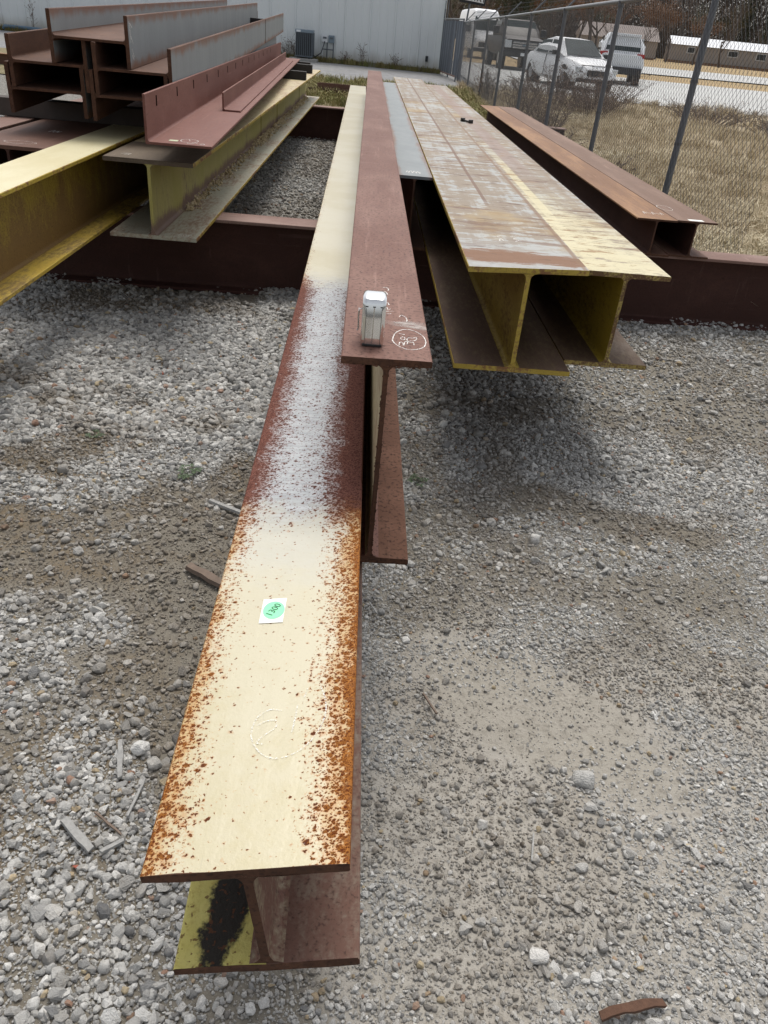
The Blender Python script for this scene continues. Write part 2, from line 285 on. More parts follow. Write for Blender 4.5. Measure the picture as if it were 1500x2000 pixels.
# ------------------------------------------------------------------ object helpers
def tag(o, label=None, cat=None, group=None, kind=None, category=None):
    cat = cat or category
    if label: o['label'] = label
    if cat: o['category'] = cat
    if group: o['group'] = group
    if kind: o['kind'] = kind
    return o
def empty(name, loc=(0, 0, 0), rot=(0, 0, 0), **k):
    o = bpy.data.objects.new(name, None); COL.objects.link(o); o.location = loc; o.rotation_euler = rot; o.empty_display_size = .1
    return tag(o, **k)
def link(name, me, mat, parent=None, **k):
    if isinstance(mat, str): mat = M[mat]
    if mat and not me.materials: me.materials.append(mat)
    o = bpy.data.objects.new(name, me); COL.objects.link(o)
    if parent: o.parent = parent
    return tag(o, **k)
class MB:
    """collects shapes for one mesh"""
    def __init__(s): s.v = []; s.f = []; s.sm = False
    def add(s, v, f):
        b = len(s.v); s.v += [tuple(p) for p in v]; s.f += [tuple(i + b for i in q) for q in f]; return s
    def box(s, lo, hi, bev=0.0):
        x0, y0, z0 = lo; x1, y1, z1 = hi
        if bev <= 0:
            return s.add([(x0, y0, z0), (x1, y0, z0), (x1, y1, z0), (x0, y1, z0), (x0, y0, z1), (x1, y0, z1), (x1, y1, z1), (x0, y1, z1)],
                         [(0, 3, 2, 1), (4, 5, 6, 7), (0, 1, 5, 4), (1, 2, 6, 5), (2, 3, 7, 6), (3, 0, 4, 7)])
        bm = bmesh.new(); bmesh.ops.create_cube(bm, size=1)
        for v in bm.verts: v.co = Vector(((x0 + x1) / 2 + v.co.x * (x1 - x0), (y0 + y1) / 2 + v.co.y * (y1 - y0), (z0 + z1) / 2 + v.co.z * (z1 - z0)))
        bmesh.ops.bevel(bm, geom=bm.edges[:], offset=bev, segments=2, affect='EDGES', profile=.6)
        return s.bm(bm)
    def bm(s, bm):
        bm.verts.index_update(); s.add([v.co[:] for v in bm.verts], [[v.index for v in f.verts] for f in bm.faces]); bm.free(); return s
    def tube(s, pts, rad, n=8, cap=True):
        pts = [Vector(p) for p in pts]; rr = rad if isinstance(rad, (list, tuple)) else [rad] * len(pts); b = len(s.v); rings = []
        for i, p in enumerate(pts):
            t = (pts[min(i + 1, len(pts) - 1)] - pts[max(i - 1, 0)]).normalized()
            a = t.orthogonal().normalized() if i == 0 else (a - t * a.dot(t)).normalized()
            c = t.cross(a)
            for k in range(n):
                q = p + (a * math.cos(2 * math.pi * k / n) + c * math.sin(2 * math.pi * k / n)) * rr[i]; s.v.append(q[:])
        for i in range(len(pts) - 1):
            for k in range(n):
                k2 = (k + 1) % n; s.f.append((b + i * n + k, b + i * n + k2, b + (i + 1) * n + k2, b + (i + 1) * n + k))
        if cap and n > 2:
            s.f.append(tuple(b + k for k in range(n))[::-1]); e = b + (len(pts) - 1) * n; s.f.append(tuple(e + k for k in range(n)))
        return s
    def prism(s, prof, y0, y1, axis='y', j0=0.0, skew=0.0):
        """extrude a closed (x, z) outline along y"""
        n = len(prof); v = []
        for q, yy in ((0, y0), (1, y1)):
            for (a, c) in prof:
                dy = random.uniform(-j0, j0) + (skew * a if q == 0 else 0)
                v.append((a, yy + dy, c) if axis == 'y' else ((yy, a, c) if axis == 'x' else (a, c, yy)))
        f = [(i, (i + 1) % n, n + (i + 1) % n, n + i) for i in range(n)] + [tuple(range(n))[::-1], tuple(range(n, 2 * n))]
        return s.add(v, f)
    def loft_twist(s, prof, stations, jit, skew):
        """outline carried along y through (y, degrees) stations"""
        n = len(prof); b = len(s.v)
        for k, (yy, dg) in enumerate(stations):
            ca, sa = math.cos(R(dg)), math.sin(R(dg))
            for (a, c) in prof: s.v.append((a * ca + c * sa, yy + ((random.uniform(-jit, jit) + skew * a) if k == 0 else 0), -a * sa + c * ca))
        for k in range(len(stations) - 1):
            for i in range(n): s.f.append((b + k * n + i, b + k * n + (i + 1) % n, b + (k + 1) * n + (i + 1) % n, b + (k + 1) * n + i))
        s.f += [tuple(b + i for i in range(n))[::-1], tuple(b + (len(stations) - 1) * n + i for i in range(n))]; return s
    def mesh(s, name, smooth=None):
        me = bpy.data.meshes.new(name); me.from_pydata(s.v, [], s.f); me.update()
        bm = bmesh.new(); bm.from_mesh(me); bmesh.ops.recalc_face_normals(bm, faces=bm.faces[:]); bm.to_mesh(me); bm.free()
        if smooth is not None:
            me.polygons.foreach_set('use_smooth', [True] * len(me.polygons))
            if smooth < 180: me.set_sharp_from_angle(angle=R(smooth))
        return me
    def build(s, name, mat, parent=None, smooth=None, **k): return link(name, s.mesh(name, smooth), mat, parent, **k)

# value noise in numpy
_P = RNG.random((256, 256))
def vnoise(x, y, sc, o=0):
    x = np.asarray(x) * sc + 37.3 + o * 11.7; y = np.asarray(y) * sc + 91.1 + o * 5.3
    i = np.floor(x).astype(int); j = np.floor(y).astype(int); u = x - i; w = y - j
    u = u * u * (3 - 2 * u); w = w * w * (3 - 2 * w)
    g = lambda a, b: _P[a % 256, b % 256]
    return (g(i, j) * (1 - u) + g(i + 1, j) * u) * (1 - w) + (g(i, j + 1) * (1 - u) + g(i + 1, j + 1) * u) * w
def sstep(a, b, x): t = np.clip((np.asarray(x, float) - a) / (b - a), 0, 1); return t * t * (3 - 2 * t)
def base_z(y): return .25 * sstep(14, 30, y) + .09 * sstep(28, 40, y) + .06 * sstep(60, 140, y)
def ground_z(x, y):
    x = np.asarray(x, float); y = np.asarray(y, float); near = 1 - sstep(12, 17, y)
    n = (vnoise(x, y, 1.3, 1) - .5) * .035 + (vnoise(x, y, 4, 2) - .5) * .018 + (vnoise(x, y, 13, 3) - .5) * .009
    sand = np.exp(-(((x - .58) / .55) ** 2 + ((y - 1.5 + (x - .5) * .35) / .3) ** 2)) * .02
    return base_z(y) + (n - sand) * near
gz = lambda x, y: float(ground_z(x, y))

# ------------------------------------------------------------------ ground sheet
def axis_coords(lo, hi, step, far_lo, far_hi, k):
    a = list(np.arange(lo, hi + 1e-6, step)); s = step; b = hi
    while b < far_hi: s *= k; b += s; a.append(b)
    s = step; b = lo
    while b > far_lo: s *= k; b -= s; a.insert(0, b)
    return np.array(a)
xs = axis_coords(-2.8, 2.8, .04, -2500, 2500, 1.22); ys = np.concatenate([axis_coords(.3, 6.2, .04, -60, 6.2, 1.3), np.arange(6.3, 18, .1), axis_coords(18, 60, .8, 18, 4000, 1.2)])
XX, YY = np.meshgrid(xs, ys); ZZ = ground_z(XX, YY)
nx, ny = len(xs), len(ys); idx = np.arange(nx * ny).reshape(ny, nx)
def np_mesh(name, v, quads):
    me = bpy.data.meshes.new(name); me.vertices.add(len(v)); me.vertices.foreach_set('co', np.asarray(v, np.float32).ravel())
    q = np.asarray(quads, np.int32); me.loops.add(q.size); me.loops.foreach_set('vertex_index', q.ravel())
    me.polygons.add(len(q)); me.polygons.foreach_set('loop_start', np.arange(0, q.size, q.shape[1], dtype=np.int32))
    me.update(calc_edges=True); me.validate(); return me
q = np.stack([idx[:-1, :-1], idx[:-1, 1:], idx[1:, 1:], idx[1:, :-1]], -1).reshape(-1, 4)
me = np_mesh('ground', np.stack([XX, YY, ZZ], -1).reshape(-1, 3), q); me.polygons.foreach_set('use_smooth', [True] * len(me.polygons))
link('ground', me, 'gravel_ground', kind='structure', label='grey crushed gravel yard with sandy and muddy patches', category='ground')

def sheet(name, mat, y0, y1, x0, x1, step, off, label, cat):
    yy = np.arange(y0, y1 + step * .5, step); v = []; m = 10
    for y in yy:
        a, b = (x0(y) if callable(x0) else x0), (x1(y) if callable(x1) else x1)
        for k in range(m + 1):
            x = a + (b - a) * k / m; v.append((x, y, gz(x, y) + off))
    f = [(r * (m + 1) + k, r * (m + 1) + k + 1, (r + 1) * (m + 1) + k + 1, (r + 1) * (m + 1) + k) for r in range(len(yy) - 1) for k in range(m)]
    mb = MB(); mb.add(v, f); return mb.build(name, mat, None, 180, kind='structure', label=label, category=cat)
fence_x = lambda y: 2.83 - .062 * y
sheet('field', 'dry_field', 6.0, 27.0, lambda y: fence_x(y) - .25 + .12 * math.sin(y * 2.1), lambda y: 40 + y, .6, .035, 'dry tan grass field beyond the chain link fence', 'field')
sheet('verge', 'verge_soil', 18.5, 24.6, -14, lambda y: fence_x(y) - .1, .6, .02, 'weedy brown grass strip between gravel and drive', 'verge')
sheet('drive', 'drive_surface', 24.6, 32.2, -60, lambda y: fence_x(y) + 2, .6, .012, 'grey compacted drive in front of the metal building', 'drive')
sheet('parking_lot', 'concrete_lot', 26.8, 46.0, lambda y: 1.2 if y > 33 else fence_x(y) + .4, 120, .8, .05, 'pale concrete lot where the vehicles are parked', 'parking lot')
sheet('roadside_grass', 'tan_grass', 46.0, 400, -150, 400, 6, .03, 'tan dead grass beyond the parking lot', 'grass strip')
def road():
    v = [(6, 62), (10, 56), (150, 96), (150, 124), (14, 80), (6, 74)]
    mb = MB(); mb.add([(x, y, gz(x, y) + .09) for x, y in v], [tuple(range(6))]); mb.build('road', 'concrete_lot', kind='structure', label='pale road crossing behind the tan grass', category='road')
road()

# ------------------------------------------------------------------ scatter by geometry nodes (real instanced geometry)
def proto_collection(name, meshes):
    c = bpy.data.collections.new(name)
    for i, me in enumerate(meshes):
        o = bpy.data.objects.new('%s_shape_%02d' % (name, i), me); c.objects.link(o)
    return c
def scatter(name, pts, rot, scl, idx_, tint, coll, mud=None, **k):
    n = len(pts); me = bpy.data.meshes.new(name); me.vertices.add(n); me.vertices.foreach_set('co', np.asarray(pts, np.float32).ravel())
    for nm, ty, val in (('rot', 'FLOAT_VECTOR', rot), ('scl', 'FLOAT_VECTOR', scl)):
        at = me.attributes.new(nm, ty, 'POINT'); at.data.foreach_set('vector', np.asarray(val, np.float32).ravel())
    at = me.attributes.new('tint', 'FLOAT', 'POINT'); at.data.foreach_set('value', np.asarray(tint, np.float32))
    if mud is not None: at = me.attributes.new('mud', 'FLOAT', 'POINT'); at.data.foreach_set('value', np.asarray(mud, np.float32))
    at = me.attributes.new('pick', 'INT', 'POINT'); at.data.foreach_set('value', np.asarray(idx_, np.int32))
    o = bpy.data.objects.new(name, me); COL.objects.link(o); tag(o, **k)
    nt = bpy.data.node_groups.new(name + '_scatter', 'GeometryNodeTree')
    nt.interface.new_socket('Geometry', in_out='INPUT', socket_type='NodeSocketGeometry'); nt.interface.new_socket('Geometry', in_out='OUTPUT', socket_type='NodeSocketGeometry')
    N = nt.nodes.new; gi = N('NodeGroupInput'); go = N('NodeGroupOutput'); ip = N('GeometryNodeInstanceOnPoints'); ci = N('GeometryNodeCollectionInfo')
    ci.inputs['Collection'].default_value = coll; ci.inputs['Separate Children'].default_value = True; ci.inputs['Reset Children'].default_value = True
    def na(nm, ty): a = N('GeometryNodeInputNamedAttribute'); a.data_type = ty; a.inputs[0].default_value = nm; return a.outputs[0]
    e2r = N('FunctionNodeEulerToRotation'); L = nt.links.new
    L(na('rot', 'FLOAT_VECTOR'), e2r.inputs[0]); L(gi.outputs[0], ip.inputs['Points']); L(ci.outputs[0], ip.inputs['Instance'])
    ip.inputs['Pick Instance'].default_value = True; L(na('pick', 'INT'), ip.inputs['Instance Index']); L(e2r.outputs[0], ip.inputs['Rotation'])
    L(na('scl', 'FLOAT_VECTOR'), ip.inputs['Scale']); L(ip.outputs[0], go.inputs[0])
    md = o.modifiers.new('scatter', 'NODES'); md.node_group = nt; return o

def stone_mesh(name, npts, flat, seed, mat='gravel_stone'):
    r = random.Random(seed); bm = bmesh.new()
    for i in range(npts):
        v = Vector((r.gauss(0, 1), r.gauss(0, 1), r.gauss(0, 1))).normalized(); v = Vector([math.copysign(abs(q) ** .8, q) for q in v]) * (r.uniform(.82, 1.05) if npts < 50 else r.uniform(.93, 1.0) * (1 + .12 * math.sin(3 * v.x + seed) + .1 * math.sin(4 * v.y + seed * 2)))
        bm.verts.new((v.x, v.y * (r.uniform(.75, .95) if npts < 50 else .8), v.z * flat))
    h = bmesh.ops.convex_hull(bm, input=bm.verts[:]); bmesh.ops.delete(bm, geom=[e for e in h['geom_interior'] if isinstance(e, bmesh.types.BMVert)], context='VERTS')
    me = bpy.data.meshes.new(name); bm.to_mesh(me); bm.free(); me.materials.append(M[mat])
    if npts >= 50: me.polygons.foreach_set('use_smooth', [True] * len(me.polygons)); me.set_sharp_from_angle(angle=R(42))
    return me
STONES = proto_collection('stone', [stone_mesh('stone_%d' % i, [16, 22, 26, 60, 34, 44][i % 6], [.55, .66, .72, .62, .8, .7][(i // 2) % 6], 100 + i) for i in range(14)])

def gravel_points(n, ylo, yhi, smin, smax, dens, power=2.0):
    """random stones inside the strip of yard the photograph shows"""
    P = []; tot = 0
    while tot < n:
        m = n * 2; y = ylo + (yhi - ylo) * RNG.random(m) ** 1.0; w = 1.75 + y * .55; x = (RNG.random(m) * 2 - 1) * w
        k = RNG.random(m) < dens(x, y) * w / (1.75 + yhi * .55); P.append(np.stack([x[k], y[k]], 1)); tot += k.sum()
    P = np.concatenate(P)[:n]; s = smin + (smax - smin) * RNG.random(n) ** power
    return P, s
def sand_mask(x, y, a, b): return sstep(a, b, ((x - .52) / .42) ** 2 + ((y - 1.60 + (x - .5) * .45) / .26) ** 2 + (vnoise(x, y, 5, 14) - .5) * .9 + (vnoise(x, y, 14, 15) - .5) * .5)
def mud_mask(x, y):
    m = sstep(.40, .58, vnoise(x, y, 1.5, 8) * .55 + vnoise(x, y, 4.1, 9) * .3 + vnoise(x, y, 11, 10) * .15)
    right = np.maximum(sstep(.55, .68, vnoise(x, y, 1.2, 12) * .6 + vnoise(x, y, 5, 13) * .4) * .6, sstep(1.0, .2, ((x - .9) / .75) ** 2 + ((y - 2.75 - .1 * np.sin(x * 4)) / .17) ** 2 + (vnoise(x, y, 7, 17) - .5) * .9) * .85)
    left = sstep(.0, -.45, x); m = m * left + right * (1 - left)
    return m * (1 - sstep(1.0, .5, ((x + 1.1) / 1.4) ** 2 + ((y - 4.1) / .75) ** 2))
def coarse(x, y):      # where the bigger stones lie loose
    c = vnoise(x, y, 1.1, 5) * .55 + vnoise(x, y, 3.3, 6) * .45
    d = sstep(.38, .62, c)
    d = np.maximum(d, sstep(1.0, .4, ((x + 1.1) / 1.5) ** 2 + ((y - 4.1) / .85) ** 2))          # loose bank by the first dunnage beam
    d = np.maximum(d, sstep(1.0, .3, ((x - .55) / .75) ** 2 + ((y - 2.35) / .35) ** 2) * .8)
    d = d * (1 - .75 * sstep(-.1, .2, x) * sstep(2.6, 3.0, y)) * (1 - .45 * sstep(-.1, .2, x))
    return np.clip(d * (1 - sand_mask(x, y, 1.2, .6) * .95), .03, 1) * (1 - .6 * mud_mask(x, y))
def fine(x, y): return np.clip(1 - sand_mask(x, y, 1.1, .4) * .75 - mud_mask(x, y) * .45, .06, 1) * (.55 + .45 * sstep(.3, .6, vnoise(x, y, 2.3, 16)))
def grit(x, y): return np.clip(1 - mud_mask(x, y) * .3 - sand_mask(x, y, 1.2, .4) * .6, .03, 1)
def gravel():
    allp = []; alls = []
    for n, a, b, s0, s1, d, pw in ((215000, .4, 2.9, .0013, .0040, grit, 1.6), (128000, .4, 3.6, .0034, .0088, fine, 2.1), (15000, .4, 3.6, .008, .0165, coarse, 2.3),
                                   (135000, 2.7, 6.6, .0045, .0115, fine, 1.8), (25000, 3.0, 6.0, .012, .023, coarse, 1.6), (560, .4, 4.8, .016, .028, coarse, 2.0),
                                   (85000, 5.6, 15, .011, .022, lambda x, y: np.ones_like(x), 1.6)):
        P, s = gravel_points(n, a, b, s0, s1, d, pw); allp.append(P); alls.append(s)
    P = np.concatenate(allp); s = np.concatenate(alls)
    keep = (P[:, 0] < fence_x(P[:, 1]) + .1) | (P[:, 1] < 6.0); P = P[keep]; s = s[keep]; n = len(P)
    z = ground_z(P[:, 0], P[:, 1]) + s * (.12 + .42 * RNG.random(n))
    rot = np.stack([RNG.normal(0, .35, n), RNG.normal(0, .35, n), RNG.random(n) * 6.283], 1)
    sc = np.stack([s * (.85 + .5 * RNG.random(n)), s * (.75 + .35 * RNG.random(n)), s * (.75 + .45 * RNG.random(n))], 1)
    t = np.clip(RNG.beta(2.0, 1.9, n) * .95, 0, .93); od = RNG.random(n); t = np.where(s < .0042, .42 + .30 * t, t); t = np.where((od > .965) & (s > .0042), .94 + .06 * RNG.random(n), t)
    mud = np.clip(mud_mask(P[:, 0], P[:, 1]) * (1.0 - s * 26) + RNG.normal(.04, .14, n), 0, .9)
    scatter('gravel', np.stack([P[:, 0], P[:, 1], z], 1), rot, sc, RNG.integers(0, 14, n), t, STONES, mud, kind='stuff', label='loose grey crushed stones covering the yard', category='gravel')
gravel()

# grass tufts
def blade_mesh(name, mat, nb, h, spread, lean, seed, wid=.004):
    r = random.Random(seed); mb = MB()
    for i in range(nb):
        a = r.uniform(0, 6.283); b = r.uniform(0, 6.283); x, y = r.uniform(0, spread) * math.cos(a), r.uniform(0, spread) * math.sin(a)
        hh = h * r.uniform(.5, 1.1); ln = lean * r.uniform(.3, 1.3) * hh; dx, dy = math.cos(b), math.sin(b); px, py = -dy * wid, dx * wid
        p0 = (x, y, -.02); p1 = (x + dx * ln * .35, y + dy * ln * .35, hh * .62); p2 = (x + dx * ln, y + dy * ln, hh * (1 - .25 * lean))
        mb.add([(p0[0] - px, p0[1] - py, p0[2]), (p0[0] + px, p0[1] + py, p0[2]), (p1[0] + px * .8, p1[1] + py * .8, p1[2]), (p1[0] - px * .8, p1[1] - py * .8, p1[2]), p2], [(0, 1, 2, 3), (3, 2, 4)])
    me = bpy.data.meshes.new(name); me.from_pydata(mb.v, [], mb.f); me.update(); me.materials.append(M[mat]); return me
def grass_mat(name, stops):
    g = G(name); c = g.ramp(g.attr('tint'), stops); M[name] = g.out(c, .8, spec=.2)
grass_mat('dry_blade', [(0, (.24, .18, .105)), (.4, (.43, .35, .225)), (.8, (.60, .53, .38)), (1, (.38, .34, .20))])
grass_mat('verge_blade', [(0, (.20, .16, .07)), (.5, (.28, .24, .10)), (.8, (.17, .19, .06)), (1, (.38, .31, .16))])
DRY = proto_collection('dry_tuft', [blade_mesh('dry_tuft_%d' % i, 'dry_blade', 16, .30, .12, [.5, .9, 1.5, 2.0][i % 4], i, .0035) for i in range(8)])
VRG = proto_collection('verge_tuft', [blade_mesh('verge_tuft_%d' % i, 'verge_blade', 18, .20, .14, [.4, .7, 1.0][i % 3], 50 + i, .006) for i in range(6)])
def grass():
    n = 17000; y = 6.3 + 21 * RNG.random(n) ** 1.25; x = fence_x(y) - .2 + (RNG.random(n) ** 1.3) * (3.2 + y * .55)
    d = vnoise(x, y, .9, 4) * .6 + vnoise(x, y, .25, 7) * .4; k = RNG.random(n) < .25 + d * .9; x, y, d = x[k], y[k], d[k]; n = len(x)
    s = (.45 + .75 * RNG.random(n)) * (.6 + d * .7)
    scatter('dry_grass', np.stack([x, y, ground_z(x, y) + .035], 1), np.stack([np.zeros(n), np.zeros(n), RNG.random(n) * 6.28], 1), np.stack([s, s, s * .8], 1), RNG.integers(0, 8, n),
            np.clip(d * .5 + RNG.random(n) * .6 - .1, 0, 1), DRY, kind='stuff', label='dry straw coloured grass along and behind the fence', category='grass')
    n = 7000; y = 18.0 + 6.8 * RNG.random(n); x = -9 + (fence_x(y) + 9) * RNG.random(n) ** .8
    dn = vnoise(x, y, .6, 3); k = (RNG.random(n) < dn * 1.3 * sstep(17.6, 20.5, y + (x > -.6) * 1.6)); x, y = x[k], y[k]
    m = 1500; x2 = -2.2 * RNG.random(m) ** 1.5; y2 = 14.5 + 6 * RNG.random(m); x2 = fence_x(y2) - .25 + x2 * .75; x = np.concatenate([x, x2]); y = np.concatenate([y, y2])
    m = 700; x3 = -22 + 22.4 * RNG.random(m); y3 = 32.6 + .6 * RNG.random(m); x = np.concatenate([x, x3]); y = np.concatenate([y, y3]); n = len(x)
    s = .5 + .8 * RNG.random(n)
    scatter('verge_grass', np.stack([x, y, ground_z(x, y) + .02], 1), np.stack([np.zeros(n), np.zeros(n), RNG.random(n) * 6.28], 1), np.stack([s, s, s], 1), RNG.integers(0, 6, n), RNG.random(n), VRG,
            kind='stuff', label='low olive and tan weeds on the strip before the drive', category='weeds')
grass()
# ------------------------------------------------------------------ steel beams
def flange_prof(b, z0, z1, ch=.0025, n=6):
    t = [(-b / 2, z0 + ch), (-b / 2, z1 - ch)]
    t += [(-b / 2 + ch + (b - 2 * ch) * k / n, z1) for k in range(n + 1)]
    t += [(b / 2, z1 - ch), (b / 2, z0 + ch)]
    t += [(b / 2 - ch - (b - 2 * ch) * k / n, z0) for k in range(n + 1)]
    return t
def web_prof(d, tf, tw, r, n=4):
    def fil(sx, top):
        c = []
        for k in range(n + 1):
            a = (math.pi / 2) * k / n; dx = r * (1 - math.sin(a)); dz = r * (1 - math.cos(a))
            c.append((sx * (tw / 2 + dx), (d - tf - dz) if top else (tf + dz)))
        return c
    rt = fil(1, True); rb = fil(1, False); lt = fil(-1, True); lb = fil(-1, False)
    # right side top to bottom, then left side bottom to top
    return [(tw / 2 + r, d - tf + .001)] + rt + rb[::-1] + [(tw / 2 + r, tf - .001), (-tw / 2 - r, tf - .001)] + lb + lt[::-1] + [(-tw / 2 - r, d - tf + .001)]
def beam(name, label, near, slope, length, d, bf, tf, tw, mats, rise=0.0, roll90=False, cat='steel beam', group=None, jit=.0012, skew=0.0, tilt=0.0, yaw=None, r=.018, twist=None):
    """rolled I section; near = centre of the underside at the end close to the camera; parts share the beam's own axes"""
    ang = math.atan(-slope) if yaw is None else yaw
    root = empty(name, near, (math.atan(rise), 0, ang), label=label, cat=cat, group=group)
    if tilt: root.rotation_euler = (Matrix.Rotation(ang, 3, 'Z') @ Matrix.Rotation(math.atan(rise), 3, 'X') @ Matrix.Rotation(R(tilt), 3, 'Y')).to_euler()
    tp, wb, bt = mats
    def turn(p): return [(q[1] - d / 2, -q[0] + bf / 2) for q in p] if roll90 else p
    def turnz(p): return [(a, c - bf / 2) for a, c in p]
    parts = [(('flange' if roll90 else 'top_flange'), flange_prof(bf, d - tf, d), tp, 0), ('web', web_prof(d, tf, tw, min(r, bf * .2)), wb, .0015), (('flange' if roll90 else 'bottom_flange'), flange_prof(bf, 0, tf), bt, 0)]
    out = []
    for nm, pr, mt, ins in parts:
        mb = MB()
        if twist: mb.loft_twist(pr, [(ins, twist[0][1])] + [q for q in twist[1:]] + [(length - ins, twist[-1][1])], jit, skew)
        else: mb.prism(turn(pr), ins, length - ins, 'y', jit, skew if nm == 'top_flange' else 0)
        if roll90:
            mb.v = [(x, y, z - bf / 2) for x, y, z in mb.v]
        o = mb.build(nm, mt, root); out.append(o)
    if roll90: root.location = Vector(near) + Vector((0, 0, bf / 2))
    return root, out
def stroke(pts, w, z, closed=False):
    """flat chalk line"""
    mb = MB(); P = [Vector((a, b, 0)) for a, b in pts]
    # smooth the line
    if closed: P = P + [P[0]]
    Q = []
    for i in range(len(P) - 1):
        p0 = P[i - 1] if i > 0 else (P[-2] if closed else P[0]); p1, p2 = P[i], P[i + 1]; p3 = P[i + 2] if i + 2 < len(P) else (P[1] if closed else P[-1])
        for k in range(5):
            t = k / 5; Q.append(.5 * ((2 * p1) + (p2 - p0) * t + (2 * p0 - 5 * p1 + 4 * p2 - p3) * t * t + (3 * p1 - p0 - 3 * p2 + p3) * t ** 3))
    Q.append(P[-1]); b = 0
    for i, q in enumerate(Q):
        t = (Q[min(i + 1, len(Q) - 1)] - Q[max(i - 1, 0)]).normalized(); n = Vector((-t.y, t.x, 0)) * (w / 2 * random.uniform(.6, 1.2))
        mb.v += [(q.x - n.x, q.y - n.y, z), (q.x + n.x, q.y + n.y, z)]
        if i: mb.f.append((2 * i - 2, 2 * i - 1, 2 * i + 1, 2 * i))
    return mb
def chalk(strokes, w, z, parent, name='chalk_mark', mat='chalk', drape=None, **k):
    mb = MB()
    for s in strokes:
        c = False
        if s[0] == 'c': c = True; s = s[1]
        t = stroke(s, w, z, c); mb.add(t.v, t.f)
    if drape: drape(mb)
    return mb.build(name, mat, parent, **k)
g = G('chalk'); n = g.noise(g.coord(), 420, 2); M['chalk'] = g.out((.80, .78, .74), .95, alpha=g.smooth(.36, .52, n))
g = G('chalk_faint'); n = g.noise(g.coord(), 380, 3); M['chalk_faint'] = g.out((.86, .84, .78), .95, alpha=g.smooth(.40, .62, n) * .8)

# dunnage beams across the yard, on the gravel
def dunnage(label, x0, x1, yfun, d):
    a = Vector((x0, yfun(x0), -.01)); b = Vector((x1, yfun(x1), -.01)); yaw = math.atan2(b.y - a.y, b.x - a.x) - math.pi / 2
    return beam('dunnage_beam', label, a, 0, (b - a).length, d + .01, .23, .02, .012, ('pink_rust', 'dark_rust', 'dark_rust_red'), yaw=yaw, group='dunnage beams lying across the yard')
rust('dark_rust_red', (.022, .009, .007), (.055, .021, .016), (.085, .033, .026), .5, .7, (1, .6, 1))
dunnage('dark rusty beam on the gravel crossing under the near ends of the stacks', -3.4, 3.4, lambda x: 5.44 + .088 * x, .475)
dunnage('dark rusty beam on the gravel crossing under the far ends of the stacks', -4.2, 2.3, lambda x: 13.75 + .088 * x, .475)

SL = -.066
# 1 cream beam reaching toward the camera
painted('cream_lower', (.185, .15, .115), (.23, .19, .14), (.115, .058, .042), (.155, .08, .058), .55, (1, .6, 1), .7, .65, None, 7, .2)
cb, cparts = beam('cream_beam', 'cream painted beam with rust specks and green 1300 sticker, nearest the camera', (-.101, .575, .482), -.074, 14.4, .244, .266, .017, .013,
                  ('cream_paint_rusting', 'cream_web', 'cream_lower'), skew=.02, twist=[(0, -7.0), (.4, -5.8), (.85, -4.4), (1.6, -2.6), (2.6, -1.0), (4.0, 0)])
for o, mt in ((cparts[0], 'cut_end'), (cparts[1], 'cut_end'), (cparts[2], 'cut_end')):
    o.data.materials.append(M[mt])
    o.data.polygons[-2].material_index = 1; o.data.polygons[-1].material_index = 1
# the left half of the lower flange and web is yellow with dark grime
cparts[2].data.materials.append(M['grimy_yellow'])
for p in cparts[2].data.polygons:
    c = p.center
    if abs(p.normal.y) < .5 and c.x < -.02 and p.normal.z > .3: p.material_index = 2
TZ = .244 + .0008
def lay(mb, keep=True):
    # drape a flat mark on the slightly twisted near end
    tw = [(0, -7.0), (.4, -5.8), (.85, -4.4), (1.6, -2.6), (2.6, -1.0), (4.0, 0)]; out = []
    for x, y, z in mb.v:
        dg = float(np.interp(y, [q[0] for q in tw], [q[1] for q in tw])); ca, sa = math.cos(R(dg)), math.sin(R(dg)); out.append((x + .03 * (-dg / 7.0) * 0 + z * sa, y, -x * sa + z * ca + .0004))
    mb.v = out; return mb
chalk([[(0.0765, 0.3154), (0.0857, 0.2853), (0.0873, 0.254), (0.0777, 0.2196), (0.0571, 0.1896), (0.0308, 0.1742), (0.0058, 0.1762), (-0.0132, 0.196), (-0.022, 0.2207), (-0.0173, 0.251), (0.0011, 0.2677), (0.019, 0.265)],
       [(-0.0154, 0.236), (-0.002, 0.2444), (0.0123, 0.2453), (0.0137, 0.2322), (-0.0042, 0.2145), (-0.0113, 0.2033), (-0.0025, 0.2002)], [(0.0429, 0.2784), (0.0419, 0.2549), (0.0391, 0.2208)], [(0.0554, 0.3119), (0.0523, 0.2911)]],
      .0026, TZ, cparts[0], mat='chalk_faint', drape=lay)
def sticker():
    g = G('sticker_paper'); M['sticker_paper'] = g.out((.84, .84, .78), .35); g = G('sticker_green'); M['sticker_green'] = g.out((.25, .80, .42), .4); g = G('sticker_ink'); M['sticker_ink'] = g.out((.02, .10, .05), .5)
    mb = MB(); mb.add([(-.0435, .4729, TZ), (-.0011, .475, TZ), (.0001, .5437, TZ), (-.0426, .5409, TZ)], [(0, 1, 2, 3)]); lay(mb); st = mb.build('sticker', 'sticker_paper', cparts[0], label='white sticker with a green oval reading 1300')
    mb = MB(); mb.add([(-.0205 + .0195 * math.cos(a * math.pi / 16), .509 + .0245 * math.sin(a * math.pi / 16), TZ + .0005) for a in range(32)], [tuple(range(32))]); lay(mb); mb.build('green_oval', 'sticker_green', st)
    tm = text_mesh('number', '1300', .0185, 'sticker_ink', st, (0, 0, 0), 0)
    ca, sa = math.cos(R(64)), math.sin(R(64)); q = MB(); q.v = [(-.0205 + v.co.x * ca - v.co.y * sa, .509 + v.co.x * sa + v.co.y * ca, TZ + .0011) for v in tm.data.vertices]; lay(q)
    for v, c in zip(tm.data.vertices, q.v): v.co = c
